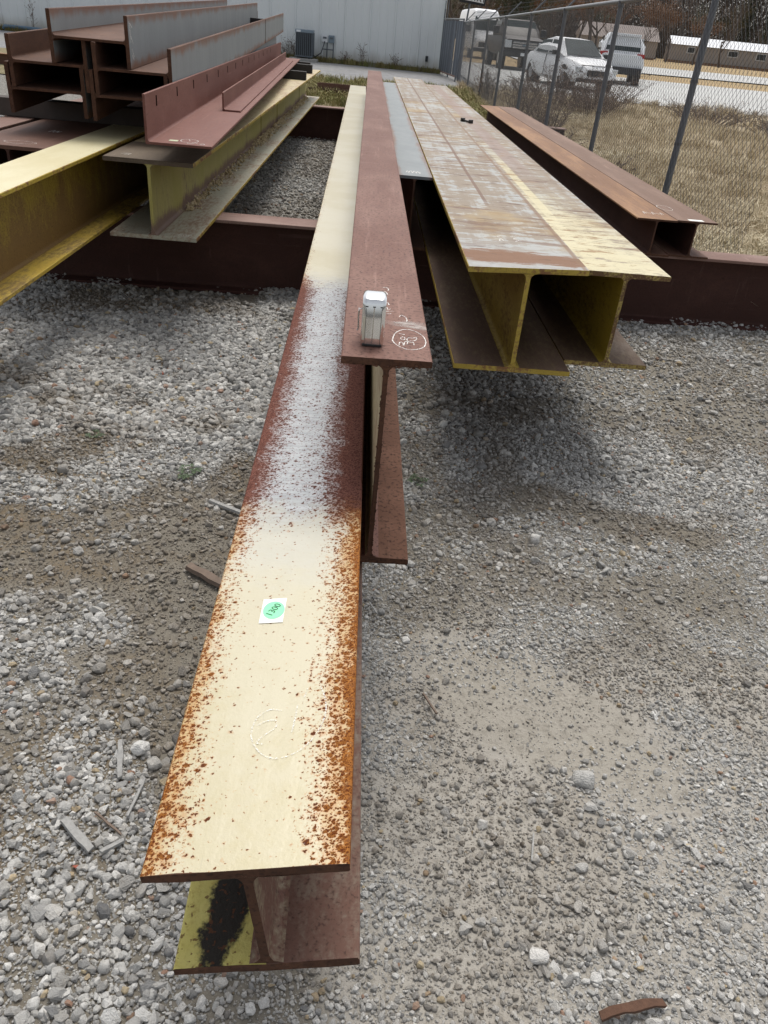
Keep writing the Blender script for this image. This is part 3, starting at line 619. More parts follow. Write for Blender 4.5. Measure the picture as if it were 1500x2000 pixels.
def text_mesh(name, s, size, mat, parent, loc, rz=0, rx=0, bold=0.0, **k):
    cu = bpy.data.curves.new(name, 'FONT'); cu.body = s; cu.size = size; cu.align_x = 'CENTER'; cu.align_y = 'CENTER'; cu.offset = bold; cu.resolution_u = 3
    t = bpy.data.objects.new(name + '_curve', cu); COL.objects.link(t); dg = bpy.context.evaluated_depsgraph_get(); me = bpy.data.meshes.new_from_object(t.evaluated_get(dg)); bpy.data.objects.remove(t); me.materials.clear()
    o = link(name, me, mat, parent, **k); o.location = loc; o.rotation_euler = (rx, 0, rz); return o
sticker()

# 2 tall red beam with the tape measure
rb_, rp = beam('red_beam', 'tall red rust beam with chalk circle, between cream beam and grey beam', (-.0255, 1.54, .516), SL, 11.7, .532, .194, .016, .011, ('red_rust', 'red_rust', 'red_rust_rough'), jit=.002, skew=.03)
for o in rp: o.data.materials.append(M['cut_end']); o.data.polygons[-2].material_index = 1
rp[1].data.materials.append(M['cream_lower_web'] if 'cream_lower_web' in M else M['tan_top'])
for p in rp[1].data.polygons:
    if p.normal.x < -.7: p.material_index = 2
RZ = .532 + .0008
chalk([('c', [(0.0142, 0.1222), (0.0225, 0.1661), (0.0418, 0.1922), (0.0639, 0.1891), (0.0829, 0.161), (0.089, 0.1232), (0.0824, 0.0865), (0.0656, 0.0682), (0.0461, 0.0641), (0.0273, 0.0797), (0.0164, 0.1023)]),
       [(0.0276, 0.0872), (0.0299, 0.1052), (0.0361, 0.104), (0.0382, 0.087), (0.0416, 0.1103), (0.048, 0.1117), (0.0456, 0.096)],
       [(0.0614, 0.092), (0.0604, 0.1093), (0.0533, 0.1103), (0.0466, 0.1242), (0.0508, 0.1381), (0.0598, 0.1375), (0.0683, 0.1446), (0.0676, 0.1288), (0.059, 0.1192), (0.0528, 0.1204)],
       [(0.0383, 0.1431), (0.0325, 0.1314), (0.0367, 0.122), (0.0423, 0.1284), (0.0409, 0.1411)], [(0.0297, 0.1624), (0.0433, 0.1575)],
       [(-0.0028, 0.5167), (0.0079, 0.516), (0.0119, 0.5026), (0.0096, 0.4912)], [(-0.0011, 0.4811), (0.0051, 0.4757), (0.008, 0.4555)], [(-0.002, 0.4086), (0.0041, 0.4035), (-0.0003, 0.3793), (0.0079, 0.388), (0.0106, 0.3692)],
       [(-0.0028, 0.3403), (0.0052, 0.3486), (0.0069, 0.3302), (0.014, 0.3382)], [(-0.0051, 0.3148), (0.0205, 0.3212)], [(-0.0034, 0.2938), (0.0152, 0.3015)], [(0.0342, 0.282), (0.0394, 0.2953), (0.0487, 0.2825), (0.0518, 0.2626), (0.0504, 0.2506)]],
      .0026, RZ, rp[0])
def weld_beads():        # slag left along the torch cut
    bm = bmesh.new()
    for i in range(26):
        a = random.uniform(-.085, .09); s = random.uniform(.0015, .0042)
        m = Matrix.Translation((a, random.uniform(-.002, .003), .532 - .016 + random.uniform(-.002, .006))) @ Matrix.Diagonal((s * 1.2, s * .7, s * .7, 1)); bmesh.ops.create_icosphere(bm, subdivisions=1, radius=1, matrix=m)
    for i in range(60):
        s = random.uniform(.0012, .0026); m = Matrix.Translation((random.choice((-1, 1)) * .0055, random.uniform(-.003, .004), random.uniform(.03, .50))) @ Matrix.Diagonal((s, s, s * 1.6, 1)); bmesh.ops.create_icosphere(bm, subdivisions=1, radius=1, matrix=m)
    MB().bm(bm).build('cut_slag', 'cut_end', rb_, 180)
weld_beads()
g = G('chalk_smear'); n = g.noise(g.stretch(g.coord(), (.5, 1, 1)), 40, 4); x, y, z = g.xyz(g.coord()); M['chalk_smear'] = g.out((.55, .50, .46), .9, alpha=g.smooth(.38, .75, n) * (1 - g.smooth(.010, .036, g.abs(y - .245 + x * .25))) * g.smooth(-.02, .03, x) * .75)
MB().add([(-.02, .19, RZ - .0004), (.0955, .17, RZ - .0004), (.0955, .27, RZ - .0004), (-.02, .30, RZ - .0004)], [(0, 1, 2, 3)]).build('chalk_smear', 'chalk_smear', rp[0])

# 3 grey beam
gb, gp = beam('grey_beam', 'blue grey mill scale beam tucked between the tall red beam and the wide pale beam', (-.015, 4.92, .475), SL, 8.6, .425, .212, .016, .011, ('mill_scale_top', 'h_rust', 'h_rust'))
chalk([[(-.05 + i * .022, .10 + random.uniform(0, .05)), (-.04 + i * .022, .15 + random.uniform(0, .04)), (-.032 + i * .022, .10), (-.028 + i * .022, .16)] for i in range(4)], .004, .4258, gp[0])

# 4 wide weathered pair
y1, yp1 = beam('wide_beam', 'wide yellow beam with pale flaking rusty top, left one of the side by side pair', (.466, 3.02, .475), SL, 12.2, .425, .486, .021, .018,
               ('weathered_top_pale', 'yellow_pair_web', 'yellow_pair_low'), skew=.17, group='wide yellow beams side by side', r=.022)
y2, yp2 = beam('wide_beam', 'wide yellow beam with cream near end, right one with its flange under the neighbour', (.886, 3.19, .475), SL, 11.3, .402, .362, .020, .016,
               ('weathered_top_yellow', 'yellow_pair_web', 'yellow_pair_low'), group='wide yellow beams side by side', r=.02)
for ps, mt in ((yp1, 'yellow_edge_paint'), (yp2, 'cut_end_yellow')):
    if mt not in M: painted(mt, (.36, .27, .07), (.42, .33, .1), (.10, .055, .025), (.17, .09, .04), .5, (1, 1, 1), .6, .6, None, 14)
    for o in ps:
        o.data.materials.append(M[mt]); o.data.polygons[-2].material_index = 1
for o in (yp1[0], yp1[2], yp2[0]):          # yellow long edges
    o.data.materials.append(M['yellow_edge_paint'])
    for p in o.data.polygons:
        if abs(p.normal.x) > .6: p.material_index = 2
chalk([[(-.06, .42), (-.05, .47), (-.04, .43)], [(-.06, .5), (-.04, .52)], [(.01, .43), (.03, .46), (.01, .48), (.03, .50)], [(.0, .52), (.03, .52)]], .005, .4258, yp1[0])
def clamp():
    t = empty('bar_clamp', (.44, 8.72, .878), (0, 0, R(-58)), label='small dark metal clamp lying on the pale right hand wide beam', cat='clamp'); t.scale = (.72, .72, .72)
    mb = MB(); mb.box((-.11, -.012, .004), (.11, .012, .028), .004); mb.build('bar', 'black_metal', t)
    for s in (-1, 1): MB().box((s * .10 - .018, -.03, 0), (s * .10 + .018, .03, .045), .006).build('jaw', 'black_metal', t)
plain('black_metal', (.022, .02, .02), .5); clamp()

# 5 rust brown pair by the fence
for lab, x, y, in (('brown rust beam, left one of the narrow pair beside the fence', 1.612, 5.42), ('brown rust beam with a white tag, right one of the narrow pair beside the fence', 1.893, 5.47)):
    b, bp = beam('narrow_beam', lab, (x, y, .475), -.074, 8.3, .235, .277, .012, .010, ('brown_rust_grey' if 'tag' in lab else 'brown_rust', 'dark_rust', 'brown_rust_dull'), group='narrow rust beams by the fence')
    for o in bp: o.data.materials.append(M['cut_end']); o.data.polygons[-2].material_index = 1
    if 'tag' in lab:
        mb = MB(); mb.add([(-.055, .012, .2358), (.05, .015, .2358), (.05, .065, .2358), (-.055, .06, .2358)], [(0, 1, 2, 3)]); mb.build('paper_tag', 'sticker_paper', bp[0])
        chalk([[(-.09 + .05 * math.cos(a / 2), .42 + .09 * math.sin(a / 2)) for a in range(13)]], .004, .2358, bp[0])
    else:
        chalk([[(-.04 + i * .03, .16 + .06 * (i % 2)), (-.03 + i * .03, .24 - .05 * (i % 2)), (-.02 + i * .03, .18)] for i in range(5)], .005, .2358, bp[0])

# ---- left stack, lowest tier
SLL = -.055
l1, l1p = beam('yellow_beam', 'deep yellow beam with flat cream top at the far left, its near end outside the picture', (-1.83, 2.25, .477), -.045, 12.0, .428, .27, .02, .013, ('cream_flat', 'yellow_web', 'yellow_flange'))
l1p[0].data.materials.append(M['yellow_edge_paint'])
for p in l1p[0].data.polygons:
    if abs(p.normal.x) > .6: p.material_index = 1
l2, l2p = beam('olive_beam', 'olive yellow beam with loose debris on its lower flange, under the red angles', (-1.495, 4.56, .475), SLL, 10.4, .425, .498, .022, .017, ('tan_top', 'olive_web', 'olive_flange'), r=.022)
l2p[0].data.materials.append(M['olive_steel']); l2p[0].data.materials.append(M['yellow_edge_paint'])
for p in l2p[0].data.polygons:
    if abs(p.normal.x) > .6: p.material_index = 2
l2p[0].data.polygons[-2].material_index = 1
l2p[2].data.materials.append(M['yellow_edge_paint'])
for p in l2p[2].data.polygons:
    if p.normal.x > .6: p.material_index = 1
MB().box((-.246, -.0002, .426), (.246, .62, .4268)).build('grimy_patch', 'olive_steel', l2p[0])
for yy in (4.6, 6.1, 9.1):
    MB().box((.007, yy, .03), (.016, yy + .012, .395)).build('stiffener', 'olive_web', l2)
chalk([('c', [(.165 + .03 * math.cos(a * .63), .05 + .028 * math.sin(a * .63)) for a in range(10)]), [(.15, .04), (.16, .06), (.165, .04)], [(.17, .05), (.18, .06), (.18, .04)]], .003, .0228, l2p[2])
chalk([[(-.18, .12), (-.15, .16)], [(-.16, .1), (-.13, .15), (-.14, .1)]], .004, .4276, l2p[0])
def flange_debris():
    n = 2600; y = .7 + 9.3 * RNG.random(n); x = .03 + np.abs(RNG.normal(0, .035, n)); k = RNG.random(n) < (.35 + .65 * sstep(.4, .6, vnoise(y, x * 0, 1.4, 2))); x, y = x[k], y[k]; n = len(x)
    s = .006 + .012 * RNG.random(n) ** 2; z = .024 + np.maximum(0, .035 * (1 - (x - .03) / .07)) * RNG.random(n)
    mw = Matrix.Translation((-1.495, 4.56, .475)) @ Matrix.Rotation(math.atan(-SLL), 4, 'Z'); P = np.array([(mw @ Vector((a, b, c)))[:] for a, b, c in zip(x, y, z)])
    coll = proto_collection('crumb', [stone_mesh('crumb_%d' % i, 16, .7, 300 + i, 'tan_debris') for i in range(4)])
    scatter('flange_debris', P, RNG.random((n, 3)) * 6, np.stack([s, s, s], 1), RNG.integers(0, 4, n), RNG.random(n), coll, kind='stuff', label='tan crumbs of dirt heaped on the olive beam lower flange', category='debris')
flange_debris()
b, bp = beam('rusty_beam', 'brown rusty beam with chalk scribbles and a cream patch, left of the flat cream top', (-2.29, 4.58, .475), -.05, 9.5, .425, .49, .02, .014, ('brown_rust_dull', 'dark_rust', 'dark_rust'))
MB().box((-.235, 1.0, .4252), (.20, 1.6, .4262)).build('cream_patch', 'cream_worn', bp[0]) if 'cream_worn' in M else None
chalk([[(.0, .62), (.01, .72), (.02, .64)], [(.03, .62), (.04, .70), (.05, .63), (.06, .69)]], .006, .4262, bp[0]); chalk([('c', [(.02 + .09 * math.cos(a * .63), .14 + .05 * math.sin(a * .63)) for a in range(10)])], .003, .4262, bp[0])
beam('rusty_beam', 'pinkish rusty beam at the left picture edge beside the gravel', (-2.70, 4.75, .475), -.05, 9.0, .422, .19, .016, .011, ('pink_rust', 'dark_rust', 'dark_rust'))

# ---- timber spacers
plain('old_timber', (.075, .06, .052), .85, 0, .35, 9, .5, .004); plain('black_timber', (.028, .025, .024), .8, 0, .3, 9, .4, .004)
def spacer(label, p, size, yaw, mat='old_timber', group='timber spacers in the left stack'):
    t = MB(); t.box((-size[0] / 2, -size[1] / 2, 0), (size[0] / 2, size[1] / 2, size[2]), .006)
    o = t.build('timber_spacer', mat, None, label=label, cat='timber', group=group); o.location = p; o.rotation_euler = (0, 0, yaw); return o
spacer('grey timber lying across the lower beams beneath the near end of the H beams', (-2.55, 5.83, .9005), (1.9, .13, .112), .09)
spacer('black timber block under the red angle, nearest of three at its far end', (-2.15, 12.1, .9005), (.96, .13, .105), .06, 'black_timber')
spacer('black timber block under the red angle, middle of three at its far end', (-2.33, 13.75, .9005), (1.05, .14, .117), .06, 'black_timber')
spacer('black timber block under the red angle, farthest of three at its far end', (-2.42, 14.75, .9005), (.9, .12, .105), .06, 'black_timber')

# ---- H beams on their sides, nested
HS, HR, HD, HB = -.10, .024, .455, .27
def hbeam(label, x, y, zc, L, outer='h_rust', both=False):
    b, p = beam('h_beam', label, (x, y, zc - HB / 2), HS, L, HD, HB, .022, .014, ('h_rust', 'h_rust', 'h_rust'), rise=HR, roll90=True, group='H beams nested on their sides', r=.016)
    # local x runs across the beam: grey mill scale on the outer right face
    for o in p:
        o.data.materials.append(M['cut_end']); o.data.polygons[-2].material_index = 1
        o.data.materials.append(M['mill_scale_flange'])
        for f in o.data.polygons:
            if o.name.startswith('flange') and abs(f.normal.x) > .8 and (f.center.x > HD / 2 - .003 or (both and -HD / 2 + .01 < f.center.x < -HD / 2 + .03)): f.material_index = 2
    return b, p
hbeam('rusty H beam on its side, bottom left of the nested stack', -2.265, 5.13, 1.137, 9.0)
hbeam('rusty H beam on its side, bottom right of the nested stack behind the red angle', -1.762, 5.13, 1.137, 9.0)
hbeam('rusty H beam on its side, middle left of the nested stack', -2.235, 5.13, 1.280, 9.0, both=False)
hbeam('grey sided H beam with a pale tag, middle right of the nested stack', -1.732, 5.13, 1.280, 6.6)
hbeam('grey H beam laid end to end behind the middle right one', -1.732 - .1 * 6.63, 5.13 + 6.63, 1.280 + .024 * 6.63, 3.6)
h5, h5p = hbeam('grey and rust H beam with white chalk ticks, alone on top of the nested stack', -1.975, 5.13, 1.423, 8.1, both=True)
for o in h5p:
    if o.name.startswith('flange') and max(v.co.x for v in o.data.vertices) > .2:
        mb = MB()
        for (a, c, e, h) in ((.05, .10, .10, .075), (.05, .10, .055, .02), (.055, .035, .10, -.005), (.06, -.03, .10, -.075), (.055, -.06, .09, -.09), (.03, .11, .045, .0)):
            t = stroke([(a, c), ((a + e) / 2, (c + h) / 2), (e, h)], .006, 0); mb.add([(HD / 2 + .0008, v[0], v[1]) for v in t.v], t.f)
        mb.build('chalk_mark', 'chalk', o)
spacer('black timber wedge between the top H beam and the one below at its far end', (-2.55, 12.2, 1.47), (.62, .14, .10), .08, 'black_timber')

# ---- red angles
def angle(name, label, near, slope, length, w, h, t, mat, slots=0, rise=0.0):
    root = empty(name, near, (math.atan(rise), 0, math.atan(-slope)), label=label, cat='steel angle'); rr = .012
    arc = [(t + rr - rr * math.sin(a * math.pi / 10), t + rr - rr * math.cos(a * math.pi / 10)) for a in range(0, 6)]
    low = [(w, 0), (w, t - .002), (w - .002, t)] + arc[:3] + [(0.0, .0)]
    hz = MB(); hz.prism([(0.004, 0), (w, 0), (w, t - .002), (w - .002, t)] + [(t + rr, t), (t, t - .0005), (0.004, t - .0005)][:1] + [(t - .001, t), (t - .001, .004)][:0] + [(t + .0, t)], 0, length, 'y', .0008)
    a = hz.build('horizontal_leg', mat, root)
    prof = [(0, .004), (.004, .0004), (t - .0005, .0004), (t, t - .0003)] + [(t, t + .0005)] + [(t, h - .002), (t - .002, h), (0, h)]
    vt = MB(); vt.prism(prof, .0008, length - .0008, 'y', .0008); b = vt.build('vertical_leg', mat, root)
    fil = MB(); fil.prism([(t - .001, t - .001)] + [(t + rr, t - .001)] + [(t + rr - rr * math.sin(k * math.pi / 10), t + rr - rr * math.cos(k * math.pi / 10)) for k in range(6)] + [(t - .001, t + rr)], .0015, length - .0015); fil.build('fillet', mat, root, 40)
    for k in range(slots):
        y = .28 + k * .62; z = h - .045
        MB().box((t - .001, y - .012, z - .03), (t + .0012, y + .012, z + .02)).build('bolt_slot', 'slot_dark', b)
    return root, a, b
g = G('slot_dark'); M['slot_dark'] = g.out((.006, .004, .004), .95, spec=0)
ra, rah, rav = angle('steel_angle', 'large red primed steel angle with bolt slots lying on the olive beam', (-1.405, 4.27, 1.0225), -.103, 10.7, .335, .227, .012, 'primer_red', 14)
chalk([('c', [(.20 + .045 * math.cos(a * .63), .14 + .06 * math.sin(a * .63)) for a in range(10)]), [(.19, .19), (.205, .13)], [(.20, .06), (.22, .045), (.24, .07), (.26, .05), (.28, .075), (.29, .05), (.27, .035)]], .004, .0128, rah)
mb = MB(); mb.add([(.10, .09, .0126), (.145, .09, .0126), (.145, .135, .0126), (.10, .135, .0126)], [(0, 1, 2, 3)]); g = G('pale_green_tag'); M['pale_green_tag'] = g.out((.50, .56, .36), .5); mb.build('paper_tag', 'pale_green_tag', rah)
angle('steel_angle', 'small red primed steel angle resting on the large angle', (-1.408, 5.99, 1.0355), -.107, 8.0, .125, .115, .010, 'primer_red')

# ---- steel tape measure standing on the red beam
def tape_measure():
    chrome = G('chrome_case'); M['chrome_case'] = chrome.out((.80, .80, .79), .10, .95); plain('tape_black', (.03, .03, .03), .5); plain('reflected_cream', (.60, .57, .46), .4); plain('steel_clip', (.55, .55, .54), .25, .9, .1)
    t = empty('tape_measure', (-.063, 1.602, 1.048 + .0006), (0, 0, R(3)), label='chrome tape measure standing upright on the end of the red beam', cat='tape measure')
    W, D, Hh = .050, .088, .108
    prof = [(0, .004), (.004, 0), (D - .004, 0), (D, .004), (D, Hh * .55)] + [(D * .5 + D * .5 * math.cos(a), Hh * .55 + Hh * .45 * math.sin(a)) for a in [k * math.pi / 2 / 7 for k in range(1, 8)]] + [(D * .22, Hh), (D * .06, Hh * .95), (0, Hh * .84)]
    def case(x0, x1, sh):
        p = [(D / 2 + (a - D / 2) * sh, .0 + c * (1 if sh == 1 else .985)) for a, c in prof]; mb = MB(); n = len(p)
        return p
    mb = MB(); n = len(prof); rings = [(-W / 2, .90), (-W / 2 + .004, .975), (-W / 2 + .009, 1.0), (W / 2 - .009, 1.0), (W / 2 - .004, .975), (W / 2, .90)]
    for x, s in rings: mb.v += [(x, D / 2 + (a - D / 2) * s, Hh / 2 + (c - Hh / 2) * s) for a, c in prof]
    for r_ in range(len(rings) - 1):
        for k in range(n): mb.f.append((r_ * n + k, r_ * n + (k + 1) % n, (r_ + 1) * n + (k + 1) % n, (r_ + 1) * n + k))
    mb.f += [tuple(range(n)), tuple(range(5 * n, 6 * n))]; body = mb.build('case', 'chrome_case', t, 35)
    MB().box((-.0012, -.0012, .004), (.0012, .004, Hh * .80), .0004).build('seam', 'steel_clip', t)
    for s in (-1, 1): MB().box((s * .0165 - .0004, -.0008, .006), (s * .0165 + .0004, .004, Hh * .78)).build('seam', 'tape_black', t)
    MB().box((-.0225, -.0006, .014), (-.0165, .004, .066), .0006).build('cream_reflection', 'reflected_cream', t)  # cream strip reflected in the chrome, put on as a coloured piece
    for s in (-.016, 0, .016): MB().box((s - .003, -.0015, Hh * .80), (s + .003, .004, Hh * .82)).build('tab', 'tape_black', t)
    MB().box((-.021, -.0015, .0005), (.021, .012, .0055), .001).build('tape_mouth', 'tape_black', t)
    c = MB(); c.tube([(-W / 2, .034, .072), (-W / 2 - .007, .034, .070), (-W / 2 - .008, .034, .05), (-W / 2 - .006, .034, .028), (-W / 2 - .009, .034, .022)], .0016, 6); c.box((-W / 2 - .0085, .022, .030), (-W / 2 - .0070, .046, .070), .0006); c.build('belt_clip', 'steel_clip', t)
tape_measure()

# ---- bits lying on the gravel
plain('grey_wood', (.33, .325, .31), .9, 0, .5, 90, .8, .003); plain('brown_wood', (.17, .125, .095), .85, 0, .4, 40, .5, .002); plain('bark', (.10, .05, .03), .9, 0, .5, 60, .8, .003); plain('brick_red', (.34, .095, .06), .85, 0, .3, 60)
def stick(name, label, a, b, w, th, mat, cat, bend=0.0, group='wood scraps on the gravel'):
    A = Vector((a[0], a[1], gz(*a) + .014)); B = Vector((b[0], b[1], gz(*b) + .012)); d = B - A; L = d.length; n = 7; mb = MB(); rng = random.Random(hash(label) % 999 if False else len(label) * 7)
    for i in range(n):
        t = i / (n - 1); ww = w * (1 - .35 * abs(t - .45)) * rng.uniform(.85, 1.1); zz = bend * math.sin(t * math.pi) + rng.uniform(-.001, .001)
        j = rng.uniform(-.1, .1) * w
        mb.v += [(t * L + rng.uniform(-.003, .003), -ww / 2 + j, zz), (t * L, ww / 2 + j, zz), (t * L, ww / 2 * .85 + j, zz + th), (t * L + rng.uniform(-.004, .004), -ww / 2 * .85 + j, zz + th)]
        if i:
            for k in range(4): mb.f.append(((i - 1) * 4 + k, (i - 1) * 4 + (k + 1) % 4, i * 4 + (k + 1) % 4, i * 4 + k))
    mb.f += [(0, 1, 2, 3), tuple((n - 1) * 4 + k for k in range(4))]
    o = mb.build(name, mat, None, label=label, cat=cat, group=group); o.location = A; o.rotation_euler = (0, -math.asin(max(-1, min(1, d.z / L))), math.atan2(d.y, d.x)); return o
stick('wood_scrap', 'wide grey splinter of board left of the cream beam end', (-.668, 1.085), (-.577, 1.018), .024, .009, 'grey_wood', 'wood scrap')
stick('wood_scrap', 'upright looking pale grey wood chip above the wide splinter', (-.617, 1.325), (-.581, 1.216), .015, .008, 'grey_wood', 'wood scrap')
stick('wood_scrap', 'thin grey twig close to the cream beam edge', (-.521, 1.22), (-.527, 1.112), .007, .005, 'grey_wood', 'wood scrap')
stick('wood_scrap', 'thin twig slanting just above the wide splinter', (-.603, 1.112), (-.527, 1.066), .006, .005, 'brown_wood', 'wood scrap')
stick('wood_scrap', 'short dark wood sliver touching the wide splinter tip', (-.556, 1.013), (-.515, 1.052), .012, .007, 'grey_wood', 'wood scrap')
stick('wood_scrap', 'long thin grey brown lath running under the cream beam', (-.69, 2.55), (-.50, 2.46), .020, .010, 'grey_wood', 'wood scrap')
stick('wood_scrap', 'thick brown wood scrap poking out from under the cream beam', (-.645, 2.08), (-.46, 1.985), .034, .016, 'brown_wood', 'wood scrap')
stick('bark_strip', 'curled dark brown bark strip at the lower right', (.53, .785), (.665, .823), .022, .006, 'bark', 'bark', .012)
stick('wood_scrap', 'brown twig on the sandy patch right of the cream beam', (.165, 1.62), (.205, 1.54), .006, .005, 'brown_wood', 'wood scrap')
stick('wood_scrap', 'tiny white splinter right of the cream beam', (-.018, 2.0), (.012, 1.95), .005, .004, 'grey_wood', 'wood scrap')
stick('wood_scrap', 'pale straw splinter on gravel below the sandy patch', (.439, 1.18), (.426, 1.105), .005, .004, 'grey_wood', 'wood scrap')
for lab, x, y, s in (('red brick chip on the coarse stones, leftmost of the brick bits', -1.23, 3.72, .017), ('red brick chip among white stones left of the cream beam', -.83, 3.50, .013),
                     ('orange brick chip nearest the cream beam edge', -.60, 3.42, .012), ('dark red brick chip right of the red beam', .12, 2.66, .012), ('rust red chip at the lower left', -.60, .98, .008)):
    o = link('brick_chip', stone_mesh('brick_chip', 14, .6, int(x * 100) + 900, 'brick_red'), None, None, label=lab, cat='brick chip', group='brick chips in the gravel'); o.location = (x, y, gz(x, y) + s * .6); o.scale = (s, s, s)
def clover(label, x, y, n, sz):
    plain('weed_leaf', (.05, .082, .032), .6, 0, .4, 30) if 'weed_leaf' not in M else None
    t = empty('weed', (x, y, gz(x, y)), label=label, cat='weed', group='small green weeds in the gravel'); st = MB()
    for i in range(n):
        a = i * 2.4 + random.random(); r = sz * random.uniform(.4, 1.2); px, py, pz = r * math.cos(a), r * math.sin(a), .012 + .012 * random.random(); st.tube([(0, 0, 0), (px * .6, py * .6, pz * .8), (px, py, pz)], .0012, 4)
        lf = MB(); s = sz * .34
        for q in range(3):
            b = a + (q - 1) * 1.6; cx, cy = px + math.cos(b) * s * .9, py + math.sin(b) * s * .9
            lf.add([(px, py, pz), (cx - math.sin(b) * s * .6, cy + math.cos(b) * s * .6, pz + .003), (px + math.cos(b) * s * 1.7, py + math.sin(b) * s * 1.7, pz - .001), (cx + math.sin(b) * s * .6, cy - math.cos(b) * s * .6, pz + .003)], [(0, 1, 2, 3)])
        lf.build('leaf', 'weed_leaf', t)
    st.build('stem', 'weed_leaf', t)
clover('small green clover left of the cream beam', -.83, 2.76, 9, .042); clover('sparse green weed at the left picture edge', -1.30, 2.95, 6, .032); clover('tiny green sprig right of the red beam', .13, 2.86, 7, .035)
# ------------------------------------------------------------------ metal building behind the yard
BY = 33.2; BX = .42; GB = float(base_z(BY))
def building():
    g = G('wall_metal'); v = g.offset(g.coord(), g.rnd()); n = g.noise(g.stretch(v, (1, 1, .12)), 4, 4); n2 = g.noise(v, .8, 3)
    x, y, z = g.xyz(g.coord()); wc = g.mix((.72, .76, .765), (.80, .835, .835), n * .6 + n2 * .4); wc = g.mix(wc, (.33, .29, .23), (1 - g.smooth(.1, .55, z + (n - .5) * .5)) * .55); M['wall_metal'] = g.out(wc, .4, 0, n, .05, .002)
    plain('trim_metal', (.66, .70, .69), .45, 0, .1); plain('roof_metal', (.42, .44, .45), .4, 0, .1); plain('slab', (.33, .32, .30), .9)
    t = empty('metal_building', (BX, BY, GB), label='long pale grey metal building with ribbed wall panels', cat='building')
    W = .914; H = 4.3; prof = []
    for k in range(3):                      # one major rib at the lap, two low ribs between
        u = k * W / 3; h = .038 if k == 0 else .010
        prof += [(u + .00, 0), (u + .012, 0), (u + .030, -h), (u + .062, -h), (u + .080, 0)]
    prof.append((W - .002, 0)); back = [(W - .002, .03), (0, .03)]
    mb = MB(); n = len(prof)
    for z in (.12, H): mb.v += [(a, c, z) for a, c in prof]
    mb.f = [(i, i + 1, n + i + 1, n + i) for i in range(n - 1)]
    me = mb.mesh('wall_panel')
    for i in range(27):
        o = link('wall_panel', me, 'wall_metal', t); o.location = (-(i + 1) * W, 0, 0)
        if i % 3 == 1: o.location.y = -.004
    MB().box((-27 * W, .05, -.3), (0, .25, .12)).build('foundation', 'slab', t)
    MB().box((-27 * W, .06, .12), (-.01, .20, H - .02)).build('wall_core', 'trim_metal', t)
    MB().box((-.06, -.05, .1), (.02, .06, H)).build('corner_trim', 'trim_metal', t)
    MB().box((-.002, .07, .1), (.018, 14, H)).build('side_wall', 'wall_metal', t)
    mb = MB(); mb.add([(-27 * W, -.15, H - .02), (.15, -.15, H - .02), (.15, 7, H + 1.2), (-27 * W, 7, H + 1.2), (.15, 14.2, H - .02), (-27 * W, 14.2, H - .02)], [(0, 1, 2, 3), (3, 2, 4, 5)])
    mb.build('roof', 'roof_metal', t)
    return t
building()
def hvac():
    plain('ac_grey', (.115, .135, .155), .5, .1, .15); plain('ac_dark', (.03, .035, .04), .6); plain('ac_blue', (.20, .26, .31), .4, .2, .12); plain('white_plate', (.75, .78, .8), .4, 0, .05)
    t = empty('air_conditioner', (-4.56, BY - .75, float(base_z(BY - .75))), (0, 0, R(2)), label='grey outdoor air conditioner with vertical louvres by the wall', cat='air conditioner'); w, d, h = .64, .62, .98
    MB().box((-.5, -.45, -.03), (.5, .45, .09), .01).build('pad', 'slab', t)
    for sx in (-.2, .2): MB().box((sx - .05, -.25, .09), (sx + .05, .25, .14)).build('foot', 'ac_dark', t)
    MB().box((-w / 2 + .03, -d / 2 + .03, .15), (w / 2 - .03, d / 2 - .03, h - .08)).build('coil', 'ac_dark', t)
    me = MB().box((-.012, -.02, .17), (.012, .012, h - .09), .003).mesh('louvre')
    for k in range(9):
        o = link('louvre', me, 'ac_grey', t); o.location = (-w / 2 + .04 + k * (w - .08) / 8, -d / 2 + .01, 0)
    for k in range(9):
        o = link('louvre', me, 'ac_grey', t); o.rotation_euler = (0, 0, R(90)); o.location = (w / 2 - .01, -d / 2 + .05 + k * (d - .1) / 8, 0)
    MB().box((-w / 2, -d / 2, h - .10), (w / 2, d / 2, h), .02).build('top_cover', 'ac_blue', t); MB().box((-w / 2, -d / 2, .13), (w / 2, d / 2, .175), .01).build('base_pan', 'ac_grey', t)
    MB().box((-w / 2 + .05, -d / 2 - .006, h - .085), (-w / 2 + .20, -d / 2 + .004, h - .02)).build('name_plate', 'white_plate', t)
    mb = MB(); mb.tube([(w / 2, .0, .2), (w / 2 + .1, -.02, .17), (w / 2 + .28, .05, .30), (w / 2 + .35, .30, .55), (w / 2 + .36, .62, .68)], .018, 8); mb.build('hose', 'ac_dark', t, 60)
hvac()
def meters():
    t = empty('disconnect_boxes', (-3.78, BY - .04, GB), label='pair of small grey electrical boxes with conduits on the wall', cat='electrical box')
    for s in (-1, 1):
        b = MB().box((s * .125 - .105, -.13, .62), (s * .125 + .105, -.04, .86), .01).build('box', 'white_plate' if s < 0 else 'ac_blue', t); MB().box((s * .125 - .06, -.14, .74), (s * .125 + .07, -.128, .80)).build('cover', 'ac_grey', b)
    for x, m in ((-.2, 'white_plate'), (-.03, 'ac_grey'), (.2, 'ac_grey')):
        MB().tube([(x, -.07, .0), (x, -.07, .63)], .02, 8).build('conduit', m, t, 60)
    MB().box((-.22, -.085, .39), (.22, -.055, .42)).build('strut', 'ac_grey', t)
meters()
o = MB().box((-.05, -.05, -.09), (.05, .0, .09), .008).build('outlet_box', 'ac_dark', None, label='small dark outlet box low on the wall near its right corner', cat='outlet'); o.location = (-.10, BY - .045, GB + .42)
plain('blue_pipe_paint', (.10, .17, .24), .5)
